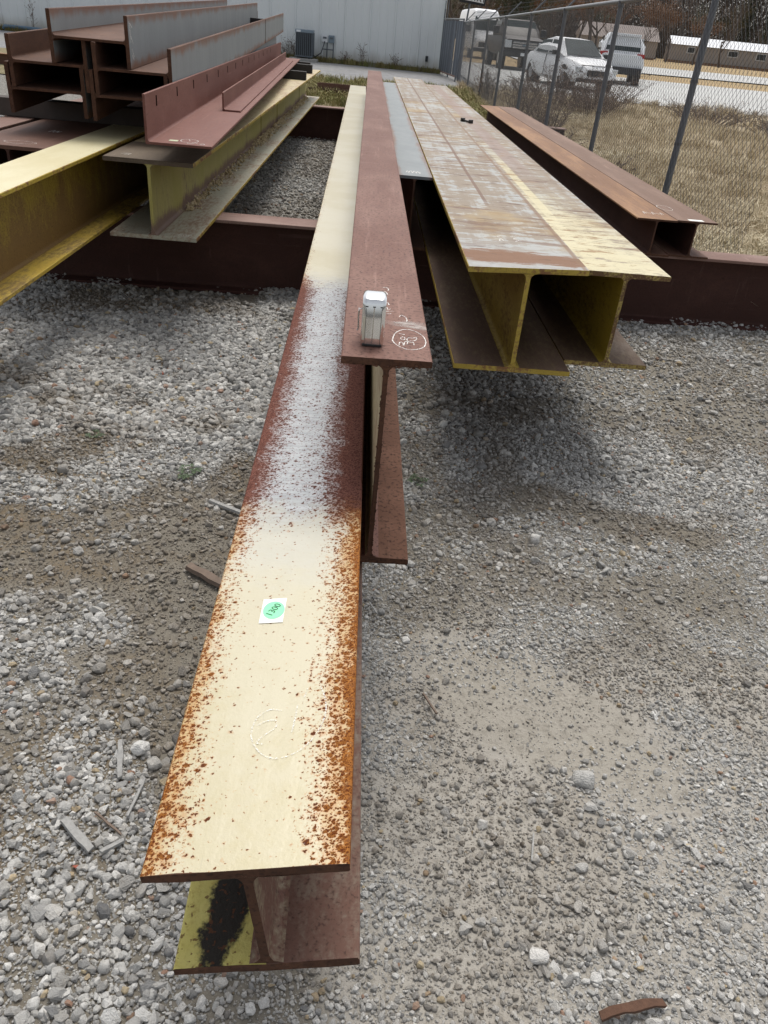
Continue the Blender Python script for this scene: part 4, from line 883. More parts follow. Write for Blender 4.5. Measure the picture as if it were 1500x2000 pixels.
o = MB().tube([(-.75, 0, 0), (-.7, 0, .09), (.7, 0, .09), (.75, 0, 0)], .06, 10).build('blue_pipe', 'blue_pipe_paint', None, 60, label='blue grey pipe lying along the wall base at the far left', cat='pipe'); o.location = (-15.0, BY - .5, GB + .05)

# ------------------------------------------------------------------ chain link fence
g = G('galvanised'); n = g.noise(g.coord(), 12, 4); M['galvanised'] = g.out(g.mix((.07, .073, .08), (.13, .134, .142), n), .6, .1)
g = G('galvanised_dark'); n = g.noise(g.coord(), 9, 4); M['galvanised_dark'] = g.out(g.mix((.10, .112, .13), (.16, .172, .19), n), .5, .25)
g = G('rail_metal'); n = g.noise(g.coord(), 9, 4); M['rail_metal'] = g.out(g.mix((.20, .205, .21), (.30, .305, .31), n), .45, .4)
def fence():
    Ys = [5.95, 7.88, 10.84, 13.9, 16.8, 20.0, 23.1, 26.2, 29.1]
    top = lambda y: 2.13 - .0095 * (y - 7.88)
    t = empty('chain_link_fence', (fence_x(5.95), 5.95, 0), label='tall galvanised chain link fence along the right of the yard', cat='fence')
    off = t.location.copy(); P = lambda y, z: Vector((fence_x(y), y, z)) - off
    for i, y in enumerate(Ys):
        if i == 0: continue
        z0 = gz(fence_x(y), y); r_ = .030 if i < 8 else .05
        p = MB(); p.tube([P(y, z0 - .1), P(y, top(y) - .03)], r_, 12); post = p.build('post', 'galvanised_dark', t, 50)
        c = MB(); c.tube([P(y, top(y) - .06), P(y, top(y) + .005), P(y, top(y) + .02)], [r_ * 1.25, r_ * 1.25, r_ * .5], 12); c.build('cap', 'galvanised', post, 50)
        a = MB(); a.tube([P(y, top(y)), P(y, top(y) + .02) + Vector((.27, 0, .27))], .014, 6); arm = a.build('barb_arm', 'galvanised_dark', post, 50)
        for zz in (.45, .95, 1.45):
            MB().tube([P(y, z0 + zz - .012), P(y, z0 + zz + .012)], r_ * 1.12, 10).build('tie', 'galvanised', post, 50)
    rl = MB(); rl.tube([P(y, top(y)) for y in Ys], .024, 10); rl.build('top_rail', 'rail_metal', t, 60)
    for k in range(3):
        w = MB(); pts = []
        for i in range(len(Ys) - 1):
            for q in range(6):
                y = Ys[i] + (Ys[i + 1] - Ys[i]) * q / 6; s = .09 * (k + 1); pts.append(P(y, top(y) + s - .02 * math.sin(q / 6 * math.pi)) + Vector((s, 0, 0)))
        w.tube(pts, .0018, 3, False)
        for p_ in range(0, len(pts) - 1):
            for q in range(4):
                c_ = pts[p_].lerp(pts[p_ + 1], q / 4); w.tube([c_ + Vector((-.012, .01, -.012)), c_ + Vector((.012, -.01, .012))], .0014, 3, False)
        w.build('barbed_wire', 'galvanised_dark', t)
    for i in range(len(Ys) - 1):          # woven wire, one panel per bay
        y0, y1 = Ys[i], Ys[i + 1]; w = .0375; mb = MB(); n = int((y1 - y0) / w); rad = .0018
        for k in range(n):
            zig = k % 2; pts = []; z = gz(fence_x(y0), (y0 + y1) / 2) + .03
            tz = top(y0) + (top(y1) - top(y0)) * (k / n) - .01
            while z < tz:
                yy = y0 + (k + zig) * w; pts.append(P(yy, z) + Vector((-.036 + (.002 if zig else -.002), 0, 0))); z += w * 1.05; zig ^= 1
            mb.tube(pts, rad, 3, False)
        me = bpy.data.meshes.new('chain_link_mesh'); me.from_pydata(mb.v, [], mb.f); me.update(); link('chain_link_mesh', me, 'galvanised', t)
fence()
def gate():
    plain('slat_grey', (.10, .115, .14), .55, 0, .3); plain('slat_pale', (.20, .22, .25), .5, 0, .3)
    A = Vector((.40, 33.0, 0)); B = Vector((fence_x(29.1) - .04, 29.25, 0)); d = B - A; L = d.length; z0 = float(base_z(31)) + .08; H = 1.66
    t = empty('slatted_gate', (A.x, A.y, z0), (0, 0, math.atan2(d.y, d.x)), label='grey chain link gate filled with vertical slats beside the building corner', cat='gate')
    for k, (z, m) in enumerate(((H, 'rail_metal'), (.03, 'pink_rust'))): MB().tube([(0, 0, z), (L, 0, z)], .024, 8).build('rail', m, t, 60)
    for x in (0, L * .5, L): MB().tube([(x, 0, -.12), (x, 0, H + (.3 if x == 0 else 0))], .026, 8).build('upright', 'galvanised_dark', t, 60)
    n = 44
    for k in range(n):
        x = .06 + (L - .12) * k / (n - 1)
        if k in (21, 22, 30): continue
        o = MB().box((x - .034, -.004, .05), (x + .034, .004, H - .04)).build('slat', ['slat_grey', 'slat_grey', 'slat_pale', 'slat_grey', 'galvanised_dark'][(k * 7) % 5], t)
        o.rotation_euler = (0, 0, 0)
    for x in (.0, .6): MB().tube([(x, 0, H), (x - .01, 0, H + .55)], .018, 6).build('barb_arm', 'galvanised_dark', t, 60)
gate()
def sign():
    plain('sign_black', (.012, .012, .014), .5, 0, .2); plain('sign_white', (.72, .73, .72), .5, 0, .05); plain('sign_green', (.30, .48, .28), .5)
    y = 28.9; x = fence_x(y) - .02; z = 2.42
    t = empty('road_sign', (x, y, float(base_z(y))), (0, R(5), R(-4)), label='black framed sign with white lettering on the gate post, cut by the top edge', cat='sign')
    z -= float(base_z(y))
    MB().tube([(-.12, .06, 0), (-.12, .06, z + .5)], .028, 8).build('post', 'galvanised_dark', t, 60)
    p = MB().box((-.46, -.01, z), (.36, .012, z + .62), .01).build('panel', 'sign_black', t)
    MB().box((-.30, -.016, z + .07), (.31, -.0105, z + .56)).build('face', 'sign_white', p); MB().box((-.42, -.016, z + .06), (-.335, -.0105, z + .24)).build('green_mark', 'sign_green', p)
    text_mesh('lettering', 'WAY', .22, 'sign_black', p, (.10, -.018, z + .16), 0, R(90), .004)
sign()

# ------------------------------------------------------------------ scrap and far steel
def scrap():
    for lab, a, b, w, h in (('dark rusty bar, lowest of the scrap pile before the drive', (-2.75, 20.6), (-1.5, 20.2), .22, .14), ('rusty channel lying on top of the scrap pile', (-2.55, 20.8), (-1.25, 20.35), .16, .12),
                            ('thin rusty rod slanting across the scrap pile', (-2.35, 21.4), (-1.05, 20.2), .05, .04), ('short rusty plate at the right end of the scrap pile', (-1.6, 20.7), (-1.0, 20.1), .2, .06)):
        A, B = Vector(a), Vector(b); d = B - A; z = gz(*a) + (.14 if 'top' in lab or 'thin' in lab else 0.02)
        t = MB(); L = d.length
        t.prism([(-w / 2, 0), (w / 2, 0), (w / 2, h), (w / 2 - .02, h), (w / 2 - .02, .02), (-w / 2 + .02, .02), (-w / 2 + .02, h), (-w / 2, h)] if 'channel' in lab or 'bar' in lab else [(-w / 2, 0), (w / 2, 0), (w / 2 * .9, h), (-w / 2 * .9, h)], 0, L, 'y', .02)
        o = t.build('scrap_steel', 'dark_rust_red' if 'dark' in lab else 'brown_rust_dull', None, label=lab, cat='scrap steel', group='scrap pile before the drive'); o.location = (a[0], a[1], z); o.rotation_euler = (0.03, 0, math.atan2(d.y, d.x) - math.pi / 2)
scrap()
beam('rusty_beam', 'rusty beam lying on the gravel far behind the left stack', (-14.0, 20.2, float(base_z(20)) + .0), 0, 7.5, .25, .2, .015, .01, ('brown_rust', 'brown_rust_dull', 'brown_rust'), yaw=math.radians(-90 + 3))

# ------------------------------------------------------------------ vehicles
g = G('car_glass'); n = g.noise(g.coord(), 3, 3); M['car_glass'] = g.out(g.mix((.015, .022, .024), (.07, .09, .092), n), .03, 0, spec=.1)
plain('tyre', (.018, .018, .018), .85, 0, .3, 20); plain('rim', (.35, .35, .36), .35, .7, .2); plain('lamp_clear', (.65, .68, .70), .12, .3, .1); plain('lamp_red', (.40, .02, .02), .2, 0, .1); plain('car_black', (.02, .02, .022), .45, 0, .2); plain('chrome_trim', (.6, .6, .6), .15, .95, .05)
for nm, c in (('white_car_paint', (.78, .79, .80)), ('brown_truck_paint', (.038, .03, .026)), ('van_paint', (.80, .81, .82)), ('suv_paint', (.72, .74, .76))):
    plain(nm, c, .5 if 'truck' in nm else .38, 0, .03, 2, .01, .001)
def loft(rings, n):
    mb = MB()
    for r_ in rings: mb.v += r_
    for i in range(len(rings) - 1):
        for k in range(n): mb.f.append((i * n + k, i * n + (k + 1) % n, (i + 1) * n + (k + 1) % n, (i + 1) * n + k))
    mb.f += [tuple(range(n))[::-1], tuple((len(rings) - 1) * n + k for k in range(n))]; return mb
def ring(y, zl, zh, wl, wh, r_=.10):
    """rounded section, 12 points"""
    m = (zl + zh) / 2; wm = max(wl, wh) * 1.02
    half = [(wl - r_, zl), (wl, zl + r_ * .8), (wm, m), (wh, zh - r_), (wh - r_ * .5, zh - r_ * .25), (wh - r_ * 1.3, zh)]
    return [(a, y, z) for a, z in half] + [(-a, y, z) for a, z in half[::-1]]
def vehicle(name, label, cat, loc, head, paint, body, cabin, wheels, wr, glass, extras):
    """front is local +y; body = (y, zlow, zhigh, w_low, w_high); cabin = same"""
    t = empty(name, loc, (0, 0, head), label=label, cat=cat, group='vehicles parked beyond the fence')
    b = loft([ring(*q) for q in body], 12).build('body', paint, t, 38)
    c = loft([ring(*q) for q in cabin], 12).build('cabin', paint, t, 38) if cabin else b
    for nm, pts in glass:
        mb = MB(); mb.add(pts, [tuple(range(len(pts)))]); mb.build(nm, 'car_glass', c)
    for (x, y) in wheels:
        for s in (-1, 1):
            w = MB(); w.tube([(s * (x - .22), y, wr), (s * (x - .20), y, wr), (s * (x + .005), y, wr), (s * (x + .015), y, wr)], [wr * .9, wr, wr, wr * .88], 20); wo_ = w.build('wheel', 'tyre', t, 40)
            MB().tube([(s * (x + .010), y, wr), (s * (x + .022), y, wr)], [wr * .62, wr * .55], 16).build('rim', 'rim', wo_, 40)
            a = MB(); a.tube([(s * (x - .25), y, wr + .02), (s * (x + .004), y, wr + .02)], wr * 1.2, 20); a.build('wheel_arch', 'car_black', t, 40)
    for nm, mat, lo, hi, bv in extras: MB().box(lo, hi, bv).build(nm, mat, t)
    return t
def seam_lines(t, lines, mat='car_black'):
    for a in lines: MB().tube([Vector(q) for q in a], .012, 4).build('panel_gap', mat, t)
def mirror(pts): return [(-x, y, z) for x, y, z in pts][::-1]
# white sedan
ws = [(.72, 1.02, .93), (.60, .28, 1.46)]
carb = [(-2.15, .42, .82, .60, .66, .12), (-2.05, .30, .98, .82, .80, .14), (-1.3, .24, 1.02, .89, .86, .14), (.2, .22, .98, .90, .86, .14), (1.1, .22, .96, .90, .84, .16), (1.75, .24, .86, .87, .78, .18), (2.10, .30, .74, .74, .66, .18), (2.20, .38, .64, .58, .52, .1)]
carc = [(-1.75, .93, 1.0, .74, .70, .05), (-1.15, .93, 1.42, .78, .58, .10), (-.5, .93, 1.50, .80, .60, .10), (.25, .93, 1.47, .80, .60, .10), (1.02, .93, .97, .78, .70, .03)]
def sideglass(y0, y1, y2, y3, zb, zt, xb, xt): return [(xb, y0, zb), (xb, y1, zb), (xt, y2, zt), (xt, y3, zt)]
GS = gz(6.5, 31) + .05
carg = [('windshield', [(-.66, 1.00, 1.01), (.66, 1.00, 1.01), (.54, .30, 1.465), (-.54, .30, 1.465)]), ('rear_window', [(.62, -1.72, 1.03), (-.62, -1.72, 1.03), (-.52, -1.17, 1.42), (.52, -1.17, 1.42)])]
for s in (1, -1):
    a = [(.815, -1.3, 1.0), (.825, -.25, 1.0), (.68, -.30, 1.40), (.68, -1.05, 1.38)]; b_ = [(.825, -.17, 1.0), (.815, .78, 1.0), (.68, .22, 1.40), (.68, -.22, 1.41)]
    carg += [('side_window', a if s > 0 else mirror(a)), ('side_window', b_ if s > 0 else mirror(b_))]
vehicle('parked_car', 'white sedan facing the fence behind brown weeds', 'car', (5.02, 32.0, gz(5, 31) + .05), R(180 + 17), 'white_car_paint', carb, carc, ((.88, 1.35), (.88, -1.35)), .32, carg,
        [('headlight', 'lamp_clear', (.44, 2.02, .56), (.78, 2.13, .70), .03), ('headlight', 'lamp_clear', (-.78, 2.02, .56), (-.44, 2.13, .70), .03), ('grille', 'car_black', (-.40, 2.14, .44), (.40, 2.215, .62), .02), ('bumper', 'car_black', (-.7, 2.05, .26), (.7, 2.20, .38), .03),
         ('mirror', 'car_black', (.88, .62, .96), (1.08, .78, 1.10), .03), ('mirror', 'car_black', (-1.08, .62, .96), (-.88, .78, 1.10), .03)])
_sedan = [o for o in bpy.data.objects if o.name.startswith('parked_car')][0]
for s in (1, -1): seam_lines(_sedan, [[(s * .905, -.2, .30), (s * .915, -.2, .62), (s * .87, -.2, .98)], [(s * .905, .85, .30), (s * .905, .85, .62), (s * .86, .85, .94)]])
seam_lines(_sedan, [[(-.72, 1.10, .962), (0, 1.12, .975), (.72, 1.10, .962)], [(-.60, 2.06, .75), (0, 2.10, .76), (.60, 2.06, .75)]])
# brown pickup truck, facing camera
tb = [(-3.0, .62, 1.28, .92, .94, .06), (-1.0, .55, 1.30, .97, .96, .08), (1.0, .52, 1.32, .98, .95, .1), (1.4, .52, 1.34, .98, .93, .1), (2.5, .55, 1.28, .98, .92, .12), (2.78, .58, 1.20, .95, .90, .1)]
tc = [(-1.05, 1.26, 1.34, .90, .86, .04), (-.85, 1.26, 1.95, .92, .74, .1), (0, 1.26, 2.0, .93, .76, .1), (.75, 1.26, 1.97, .92, .75, .1), (1.5, 1.26, 1.33, .90, .84, .03)]
tg = [('windshield', [(-.80, 1.44, 1.36), (.80, 1.44, 1.36), (.70, .80, 1.945), (-.70, .80, 1.945)])]
for s in (1, -1):
    a = [(.955, -.7, 1.36), (.955, .95, 1.36), (.83, .72, 1.88), (.83, -.7, 1.88)]; tg.append(('side_window', a if s > 0 else mirror(a)))
vehicle('pickup_truck', 'brown pickup truck with a wide chrome grille facing the yard', 'truck', (3.98, 43.5, gz(4, 43) + .05), R(180 + 5), 'brown_truck_paint', tb, tc, ((.97, 1.85), (.97, -1.85)), .42, tg,
        [('grille', 'car_black', (-.58, 2.74, .80), (.58, 2.80, 1.17), .03), ('grille_bar', 'chrome_trim', (-.55, 2.79, 1.05), (.55, 2.83, 1.12), .01), ('grille_bar', 'chrome_trim', (-.55, 2.79, .86), (.55, 2.83, .93), .01), ('grille_bar', 'chrome_trim', (-.57, 2.78, .955), (.57, 2.82, 1.02), .01), ('emblem', 'ac_blue', (-.11, 2.82, .95), (.11, 2.845, 1.03), .02),
         ('headlight', 'lamp_clear', (.60, 2.66, .86), (.93, 2.80, 1.16), .04), ('headlight', 'lamp_clear', (-.93, 2.66, .86), (-.60, 2.80, 1.16), .04), ('bumper', 'car_black', (-.97, 2.70, .52), (.97, 2.92, .77), .05), ('number_plate', 'white_plate', (-.16, 2.92, .58), (.16, 2.93, .70), 0),
         ('mirror', 'car_black', (.98, 1.0, 1.36), (1.25, 1.15, 1.66), .04), ('mirror', 'car_black', (-1.25, 1.0, 1.36), (-.98, 1.15, 1.66), .04)])
# white high roof van
vb = [(-2.9, .4, 2.55, .95, .82, .15), (1.0, .38, 2.60, .98, .82, .18), (1.55, .38, 2.50, .98, .80, .2), (2.1, .38, 1.50, .97, .80, .15), (2.75, .42, 1.12, .92, .76, .18), (2.9, .5, .95, .8, .66, .15)]
vg = [('windshield', [(-.78, 2.13, 1.50), (.78, 2.13, 1.50), (.70, 1.72, 2.18), (-.70, 1.72, 2.18)])]
for s in (1, -1):
    a = [(.985, .7, 1.35), (.985, 1.8, 1.35), (.93, 1.55, 1.95), (.93, .7, 2.0)]; vg.append(('side_window', a if s > 0 else mirror(a)))
vehicle('delivery_van', 'white high roof van parked behind the gate', 'van', (3.0, 57.5, gz(3, 57) + .03), R(180 + 8), 'van_paint', vb, None, ((.95, 1.9), (.95, -1.7)), .35, vg,
        [('headlight', 'lamp_clear', (.58, 2.62, .85), (.86, 2.78, 1.08), .04), ('headlight', 'lamp_clear', (-.86, 2.62, .85), (-.58, 2.78, 1.08), .04), ('grille', 'car_black', (-.55, 2.80, .62), (.55, 2.915, .88), .03), ('bumper', 'car_black', (-.9, 2.74, .38), (.9, 2.95, .58), .05),
         ('mirror', 'car_black', (.98, 1.7, 1.35), (1.24, 1.85, 1.7), .04), ('mirror', 'car_black', (-1.24, 1.7, 1.35), (-.98, 1.85, 1.7), .04)])
# white SUV seen from behind
sb = [(-2.3, .45, 1.05, .84, .82, .12), (-2.2, .36, 1.12, .92, .88, .12), (0, .32, 1.10, .95, .90, .12), (1.3, .32, 1.08, .95, .88, .14), (2.1, .35, .95, .90, .80, .16), (2.35, .45, .8, .75, .66, .12)]
sc_ = [(-2.18, 1.05, 1.12, .84, .80, .04), (-1.85, 1.05, 1.72, .86, .66, .1), (-.6, 1.05, 1.80, .87, .68, .1), (.4, 1.05, 1.76, .87, .68, .1), (1.35, 1.05, 1.12, .84, .76, .03)]
sg = [('rear_window', [(.70, -2.15, 1.18), (-.70, -2.15, 1.18), (-.62, -1.90, 1.62), (.62, -1.90, 1.62)])]
for s in (1, -1):
    a = [(.895, -1.6, 1.14), (.895, .9, 1.14), (.78, .3, 1.66), (.78, -1.5, 1.66)]; sg.append(('side_window', a if s > 0 else mirror(a)))
vehicle('sport_utility_vehicle', 'white SUV seen from behind with a dark rear window', 'SUV', (8.1, 39.0, gz(8, 38) + .05), R(-8), 'suv_paint', sb, sc_, ((.93, 1.45), (.93, -1.4)), .37, sg,
        [('tail_lamp', 'lamp_red', (.58, -2.27, .98), (.90, -2.14, 1.12), .02), ('tail_lamp', 'lamp_red', (-.90, -2.27, .98), (-.58, -2.14, 1.12), .02), ('spoiler', 'suv_paint', (-.62, -2.05, 1.70), (.62, -1.75, 1.78), .02), ('bumper', 'car_black', (-.88, -2.42, .36), (.88, -2.2, .62), .04), ('number_plate', 'white_plate', (-.17, -2.32, .80), (.17, -2.305, .92), 0)])

# ------------------------------------------------------------------ far houses
plain('trailer_wall', (.30, .27, .25), .7, 0, .15, 1); plain('trailer_roof', (.62, .64, .67), .35, 0, .08, 1); plain('house_roof', (.24, .20, .18), .8, 0, .2, 1); plain('house_wall', (.34, .30, .27), .8, 0, .15, 1); plain('far_window', (.03, .035, .04), .2); plain('dirt_bank', (.30, .185, .12), .95, 0, .3, .6)
def trailer(label, loc, yaw, L, W, h, rh, wins, wall='trailer_wall', roof='trailer_roof', name='mobile_home'):
    t = empty(name, loc, (0, 0, yaw), label=label, cat='house')
    MB().box((0, 0, .1), (L, W, h)).build('wall', wall, t); MB().box((.1, .1, -.6), (L - .1, W - .1, .1)).build('skirting', 'dirt_bank', t)
    rf = MB(); rf.add([(-.2, -.3, h), (L + .2, -.3, h), (L + .2, W / 2, h + rh), (-.2, W / 2, h + rh), (L + .2, W + .3, h), (-.2, W + .3, h)], [(0, 1, 2, 3), (3, 2, 4, 5), (0, 3, 5), (1, 4, 2)]); rf.build('roof', roof, t)
    for x, w, z0, z1 in wins:
        f = MB().box((x, -.06, z0), (x + w, .0, z1)).build('window', 'trailer_roof', t); MB().box((x + .1, -.09, z0 + .1), (x + w - .1, -.058, z1 - .1)).build('pane', 'far_window', f)
GF = float(base_z(140))
trailer('long low mobile home with a pale shiny roof, right end beyond the picture', (39.0, 148, GF + .3), R(-4), 26, 5, 2.3, 1.15, [(2.5, 1.2, 1.2, 2.1), (9, 1.6, 1.2, 2.1), (13.5, 1.6, 1.1, 2.1), (18, 1, .2, 2.1)])
trailer('second mobile home with a low grey roof at the right edge', (57, 138, GF + .1), R(-8), 24, 5, 2.1, .8, [(1.5, 1.4, 1.1, 1.9), (5, 1, .9, 1.7), (9, 1.4, 1.1, 1.9)])
trailer('brown roofed house behind the white SUV', (24.5, 150, GF + .2), R(-3), 12.5, 8, 2.4, 2.0, [(3, 1.4, 1, 2), (9, 1.4, 1, 2)], 'house_wall', 'house_roof', 'house')

# ------------------------------------------------------------------ trees behind
plain('tree_bark', (.085, .07, .06), .9, 0, .35, 2); plain('twig', (.115, .09, .075), .9, 0, .35, 1)
def leaf_mat(name, a, b):
    g = G(name); n = g.noise(g.pos(), .7, 3); M[name] = g.out(g.mix(a, b, n), .8, spec=.2)
leaf_mat('dead_leaf', (.13, .075, .045), (.22, .13, .08)); leaf_mat('pine_needle', (.025, .035, .022), (.055, .07, .04)); leaf_mat('dull_leaf', (.07, .07, .045), (.12, .11, .07))
def tree_meshes(seed, H, kind):
    r = random.Random(seed); tr = MB(); cr = MB(); lf = []
    def grow(p, d, L, rad, lev):
        pts = [p]; dd = d.copy(); rr = [rad]
        for i in range(3):
            dd = (dd + Vector((r.uniform(-.16, .16), r.uniform(-.16, .16), r.uniform(-.02, .12)))).normalized(); pts.append(pts[-1] + dd * (L / 3)); rr.append(rad * (1 - .22 * (i + 1)))
        (tr if lev < 2 else cr).tube(pts, rr, 6 if lev < 2 else 3, False)
        if lev >= 4 or rad < .012:
            lf.append(pts[-1]); lf.append(pts[-2]); return
        for k in range(3 if lev < 2 else (4 if lev == 2 else 3)):
            f = r.uniform(.45, 1.0); q = pts[0].lerp(pts[-1], f) if f < .97 else pts[-1]
            nd = (dd * r.uniform(.5, .9) + Vector((r.uniform(-1, 1), r.uniform(-1, 1), r.uniform(-.1, .75)))).normalized(); grow(q, nd, L * r.uniform(.52, .75), rad * .52, lev + 1)
    if kind == 'pine':
        tr.tube([Vector((0, 0, -.3)), Vector((.1, 0, H * .5)), Vector((0, .1, H))], [H * .018, H * .013, .03], 7)
        v = []; f = []
        for i in range(2600):
            z = H * (.22 + .78 * r.random() ** .85); rad = (1 - z / H) ** .7 * H * .19 * r.random() ** .45 + .15; a = r.uniform(0, 6.283); lump = .75 + .35 * math.sin(a * 3 + z * 1.7)
            c = Vector((rad * lump * math.cos(a), rad * lump * math.sin(a), z)); u = Vector((r.gauss(0, 1), r.gauss(0, 1), r.gauss(0, .5))).normalized() * r.uniform(.18, .42); w = u.cross(Vector((r.gauss(0, 1), r.gauss(0, 1), r.gauss(0, 1)))).normalized() * r.uniform(.07, .16)
            b = len(v); v += [(c - u)[:], (c + w)[:], (c + u)[:]]; f.append((b, b + 1, b + 2))
        cr.add(v, f)
    else:
        grow(Vector((0, 0, -.3)), Vector((0, 0, 1)), H * .42, H * .020, 0)
        if kind != 'bare':
            for q in lf:
                for k in range(5):
                    c = q + Vector((r.gauss(0, .35), r.gauss(0, .35), r.gauss(0, .3))); u = Vector((r.gauss(0, 1), r.gauss(0, 1), r.gauss(0, 1))).normalized() * r.uniform(.10, .22); w = u.orthogonal().normalized() * r.uniform(.07, .15)
                    cr.add([(c - u)[:], (c + w)[:], (c + u)[:], (c - w)[:]], [(0, 1, 2, 3)])
    def mk(mb, nm):
        me = bpy.data.meshes.new(nm); me.from_pydata(mb.v, [], mb.f); me.update(); return me
    return mk(tr, 'trunk'), mk(cr, 'crown')
KINDS = [('bare', 'twig', tree_meshes(1, 13, 'bare')), ('bare', 'twig', tree_meshes(2, 15, 'bare')), ('leafy', 'dead_leaf', tree_meshes(3, 12, 'leafy')), ('leafy', 'dull_leaf', tree_meshes(4, 13, 'leafy')), ('pine', 'pine_needle', tree_meshes(5, 15, 'pine')), ('pine', 'pine_needle', tree_meshes(6, 17, 'pine'))]
def trees():
    names = {'bare': 'bare_tree', 'leafy': 'dead_leaf_tree', 'pine': 'pine_tree'}
    words = {0: 'bare grey tree in the far tree line', 1: 'tall bare tree in the far tree line', 2: 'tree holding brown dead leaves in the far tree line', 3: 'dull olive tree in the far tree line', 4: 'dark pine in the far tree line', 5: 'tall dark pine in the far tree line'}
    rr = random.Random(5); spots = []
    for k in range(46):
        y = rr.uniform(165, 215); u = -.02 + .47 * (k + rr.uniform(-.4, .4)) / 46; spots.append((u * y, y, rr.uniform(.8, 1.25)))
    for k in range(16):
        y = rr.uniform(95, 130); u = .03 + .16 * (k + rr.uniform(-.4, .4)) / 16; spots.append((u * y, y, rr.uniform(.65, .95)))
    for k in range(5):
        y = rr.uniform(120, 145); u = .20 + .03 * k; spots.append((u * y, y, rr.uniform(.5, .7)))
    for i, (x, y, s) in enumerate(spots):
        u = x / y; pool = [4, 5, 0, 3, 4] if .06 < u < .12 and y < 140 else ([0, 1, 2, 3, 2, 1] if u < .33 else [0, 1, 3, 0, 4]); j = rr.choice(pool); kd, mt, (a, b) = KINDS[j]
        t = empty(names[kd], (x, y, float(base_z(y)) - .1), (0, 0, rr.uniform(0, 6.28)), label=words[j] + ', behind the lot and houses', cat='tree', group=words[j]); t.scale = (s, s, s * rr.uniform(.9, 1.1))
        for nm, me, m in (('trunk', a, 'tree_bark'), ('crown', b, mt)):
            link(nm, me, m, t)
trees()
def far_woods():
    r = np.random.default_rng(3); v = []; f = []
    g = G('far_twigs'); n = g.noise(g.pos(), .12, 4); n2 = g.noise(g.pos(), .9, 3); M['far_twigs'] = g.out(g.mix(g.mix((.05, .045, .038), (.095, .075, .06), n), (.13, .085, .055), g.smooth(.5, .7, n2) * .6), .9, spec=.1)
    n = 52000; y = r.uniform(205, 240, n); x = (r.uniform(-.08, .52, n)) * y; top = 9 + 9 * vnoise(x, y * 0, .06, 1) + 4 * vnoise(x, y * 0, .35, 2); z = .2 + top * r.random(n) ** 1.25
    d = np.stack([r.normal(0, 1, n), r.normal(0, .3, n), r.normal(0, 1.4, n)], 1); d /= np.linalg.norm(d, axis=1)[:, None]; L = r.uniform(.25, 1.3, n)[:, None]; w = np.stack([-d[:, 2], d[:, 1] * 0, d[:, 0]], 1) * r.uniform(.03, .13, n)[:, None]
    c = np.stack([x, y, z], 1); V = np.stack([c - d * L, c + w, c + d * L, c - w], 1).reshape(-1, 3)
    link('far_woods', np_mesh('far_woods', V, np.arange(n * 4).reshape(-1, 4)), 'far_twigs', None, kind='stuff', label='grey brown winter woods closing the view behind the houses', category='woods')
far_woods()
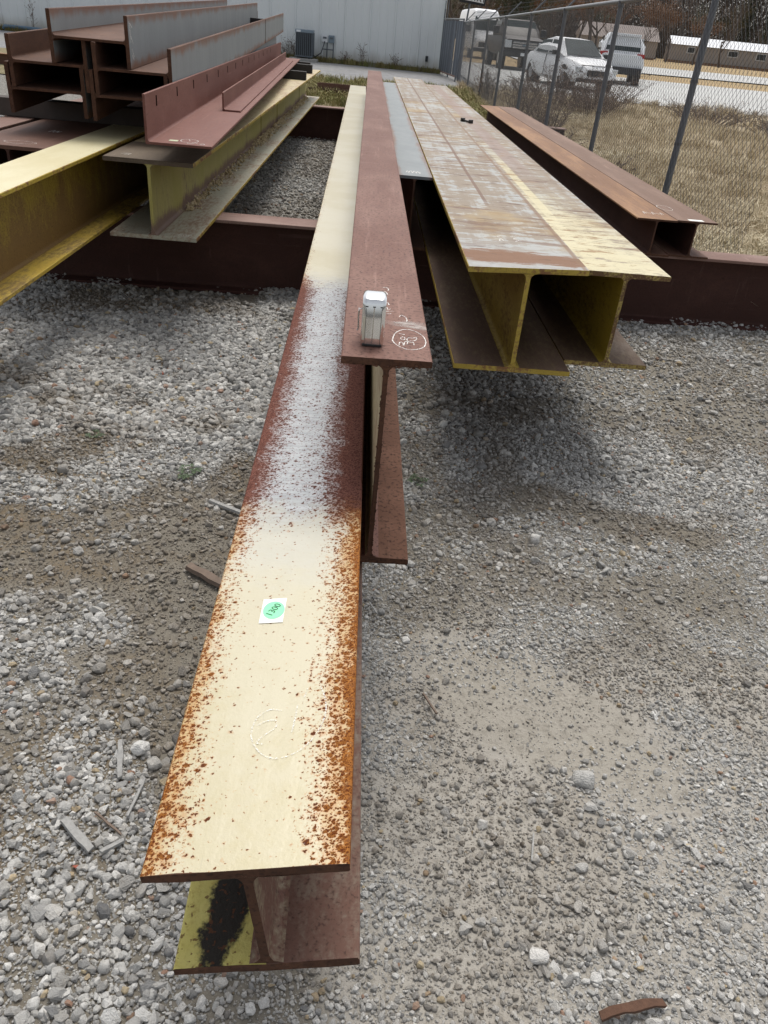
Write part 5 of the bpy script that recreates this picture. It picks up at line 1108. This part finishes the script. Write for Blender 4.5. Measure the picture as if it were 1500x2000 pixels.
# brown weed bushes along the fence
def bush(label, x, y, h, w, n, seed, mat='weed_twig'):
    r = random.Random(seed); t = empty('weed_bush', (x, y, gz(x, y) + .03), label=label, cat='bush', group='dead weeds along the fence'); st = MB(); sd = MB()
    for i in range(n):
        a = r.uniform(0, 6.283); rad = w * r.random() ** .6; p0 = Vector((rad * .5 * math.cos(a), rad * .5 * math.sin(a), 0)); hh = h * r.uniform(.5, 1.0); p2 = p0 + Vector((math.cos(a) * rad * .7 + r.uniform(-.1, .1), math.sin(a) * rad * .7 + r.uniform(-.1, .1), hh)); p1 = p0.lerp(p2, .5) + Vector((r.uniform(-.05, .05), r.uniform(-.05, .05), .05))
        st.tube([p0, p1, p2], [.006, .005, .003], 3, False)
        for k in range(7):
            q = p0.lerp(p2, r.uniform(.3, 1)); e = q + Vector((r.gauss(0, .11), r.gauss(0, .11), r.uniform(.02, .16))); st.tube([q, e], [.003, .002], 3, False)
            for m in range(2):
                c = q.lerp(e, r.uniform(.5, 1.1)); u = Vector((r.gauss(0, 1), r.gauss(0, 1), r.gauss(0, 1))).normalized() * .018; v_ = u.orthogonal().normalized() * .012; sd.add([(c - u)[:], (c + v_)[:], (c + u)[:], (c - v_)[:]], [(0, 1, 2, 3)])
    for nm, mb, m in (('stems', st, mat), ('seed_heads', sd, 'weed_seed')):
        me = bpy.data.meshes.new(nm); me.from_pydata(mb.v, [], mb.f); me.update(); link(nm, me, m, t)
plain('weed_twig', (.13, .095, .075), .9, 0, .3); plain('weed_seed', (.17, .12, .09), .9, 0, .4)
for lab, x, y, h, w, n, sd in (('dense brown dead bush in front of the white sedan', 3.35, 22.5, 1.05, .9, 90, 1), ('broad brown dead bush right of the white sedan', 4.55, 23.0, .95, 1.1, 100, 2), ('brown dead bush below the SUV', 3.95, 21.0, .7, .8, 70, 3), ('low brown dead bush by the third fence post', 2.45, 17.2, .7, .6, 50, 4),
                              ('thin brown weeds behind the fence left of the sedan', 2.15, 19.5, .8, .45, 40, 5), ('grey brown weeds by the gate end of the fence', 1.62, 22.6, .85, .4, 36, 6), ('low dead weeds spreading before the concrete lot', 7.2, 22.5, .5, 1.3, 70, 7),
                              ('low dead weeds at the right before the lot', 8.8, 21.0, .45, 1.3, 60, 8), ('sparse dead weeds between fence and narrow beams', 1.95, 13.3, .5, .4, 26, 9), ('tall dead stems at the foot of the second fence post', 2.30, 10.6, .45, .3, 20, 10), ('dead weeds below the truck', 2.9, 25.0, .6, .7, 50, 11)):
    bush(lab, x, y, h, w, n, sd)
for i, x in enumerate((-5.35, -5.15, -4.98, -3.1, -2.45, -1.2, -13.6, -14.7)):
    bush(['dry stalks on the wall base, leftmost by the air conditioner', 'dry stalks on the wall base, second from left', 'dry stalks on the wall base beside the air conditioner', 'dry stalks right of the electrical boxes', 'tall dark stalk alone on the long wall', 'dry stalk near the outlet box', 'dry weed by the blue pipe right end', 'dark upright stalk by the blue pipe'][i], x, BY - .35, [.75, .9, .7, .35, .75, .5, .6, 1.2][i], .07, 5, 40 + i)
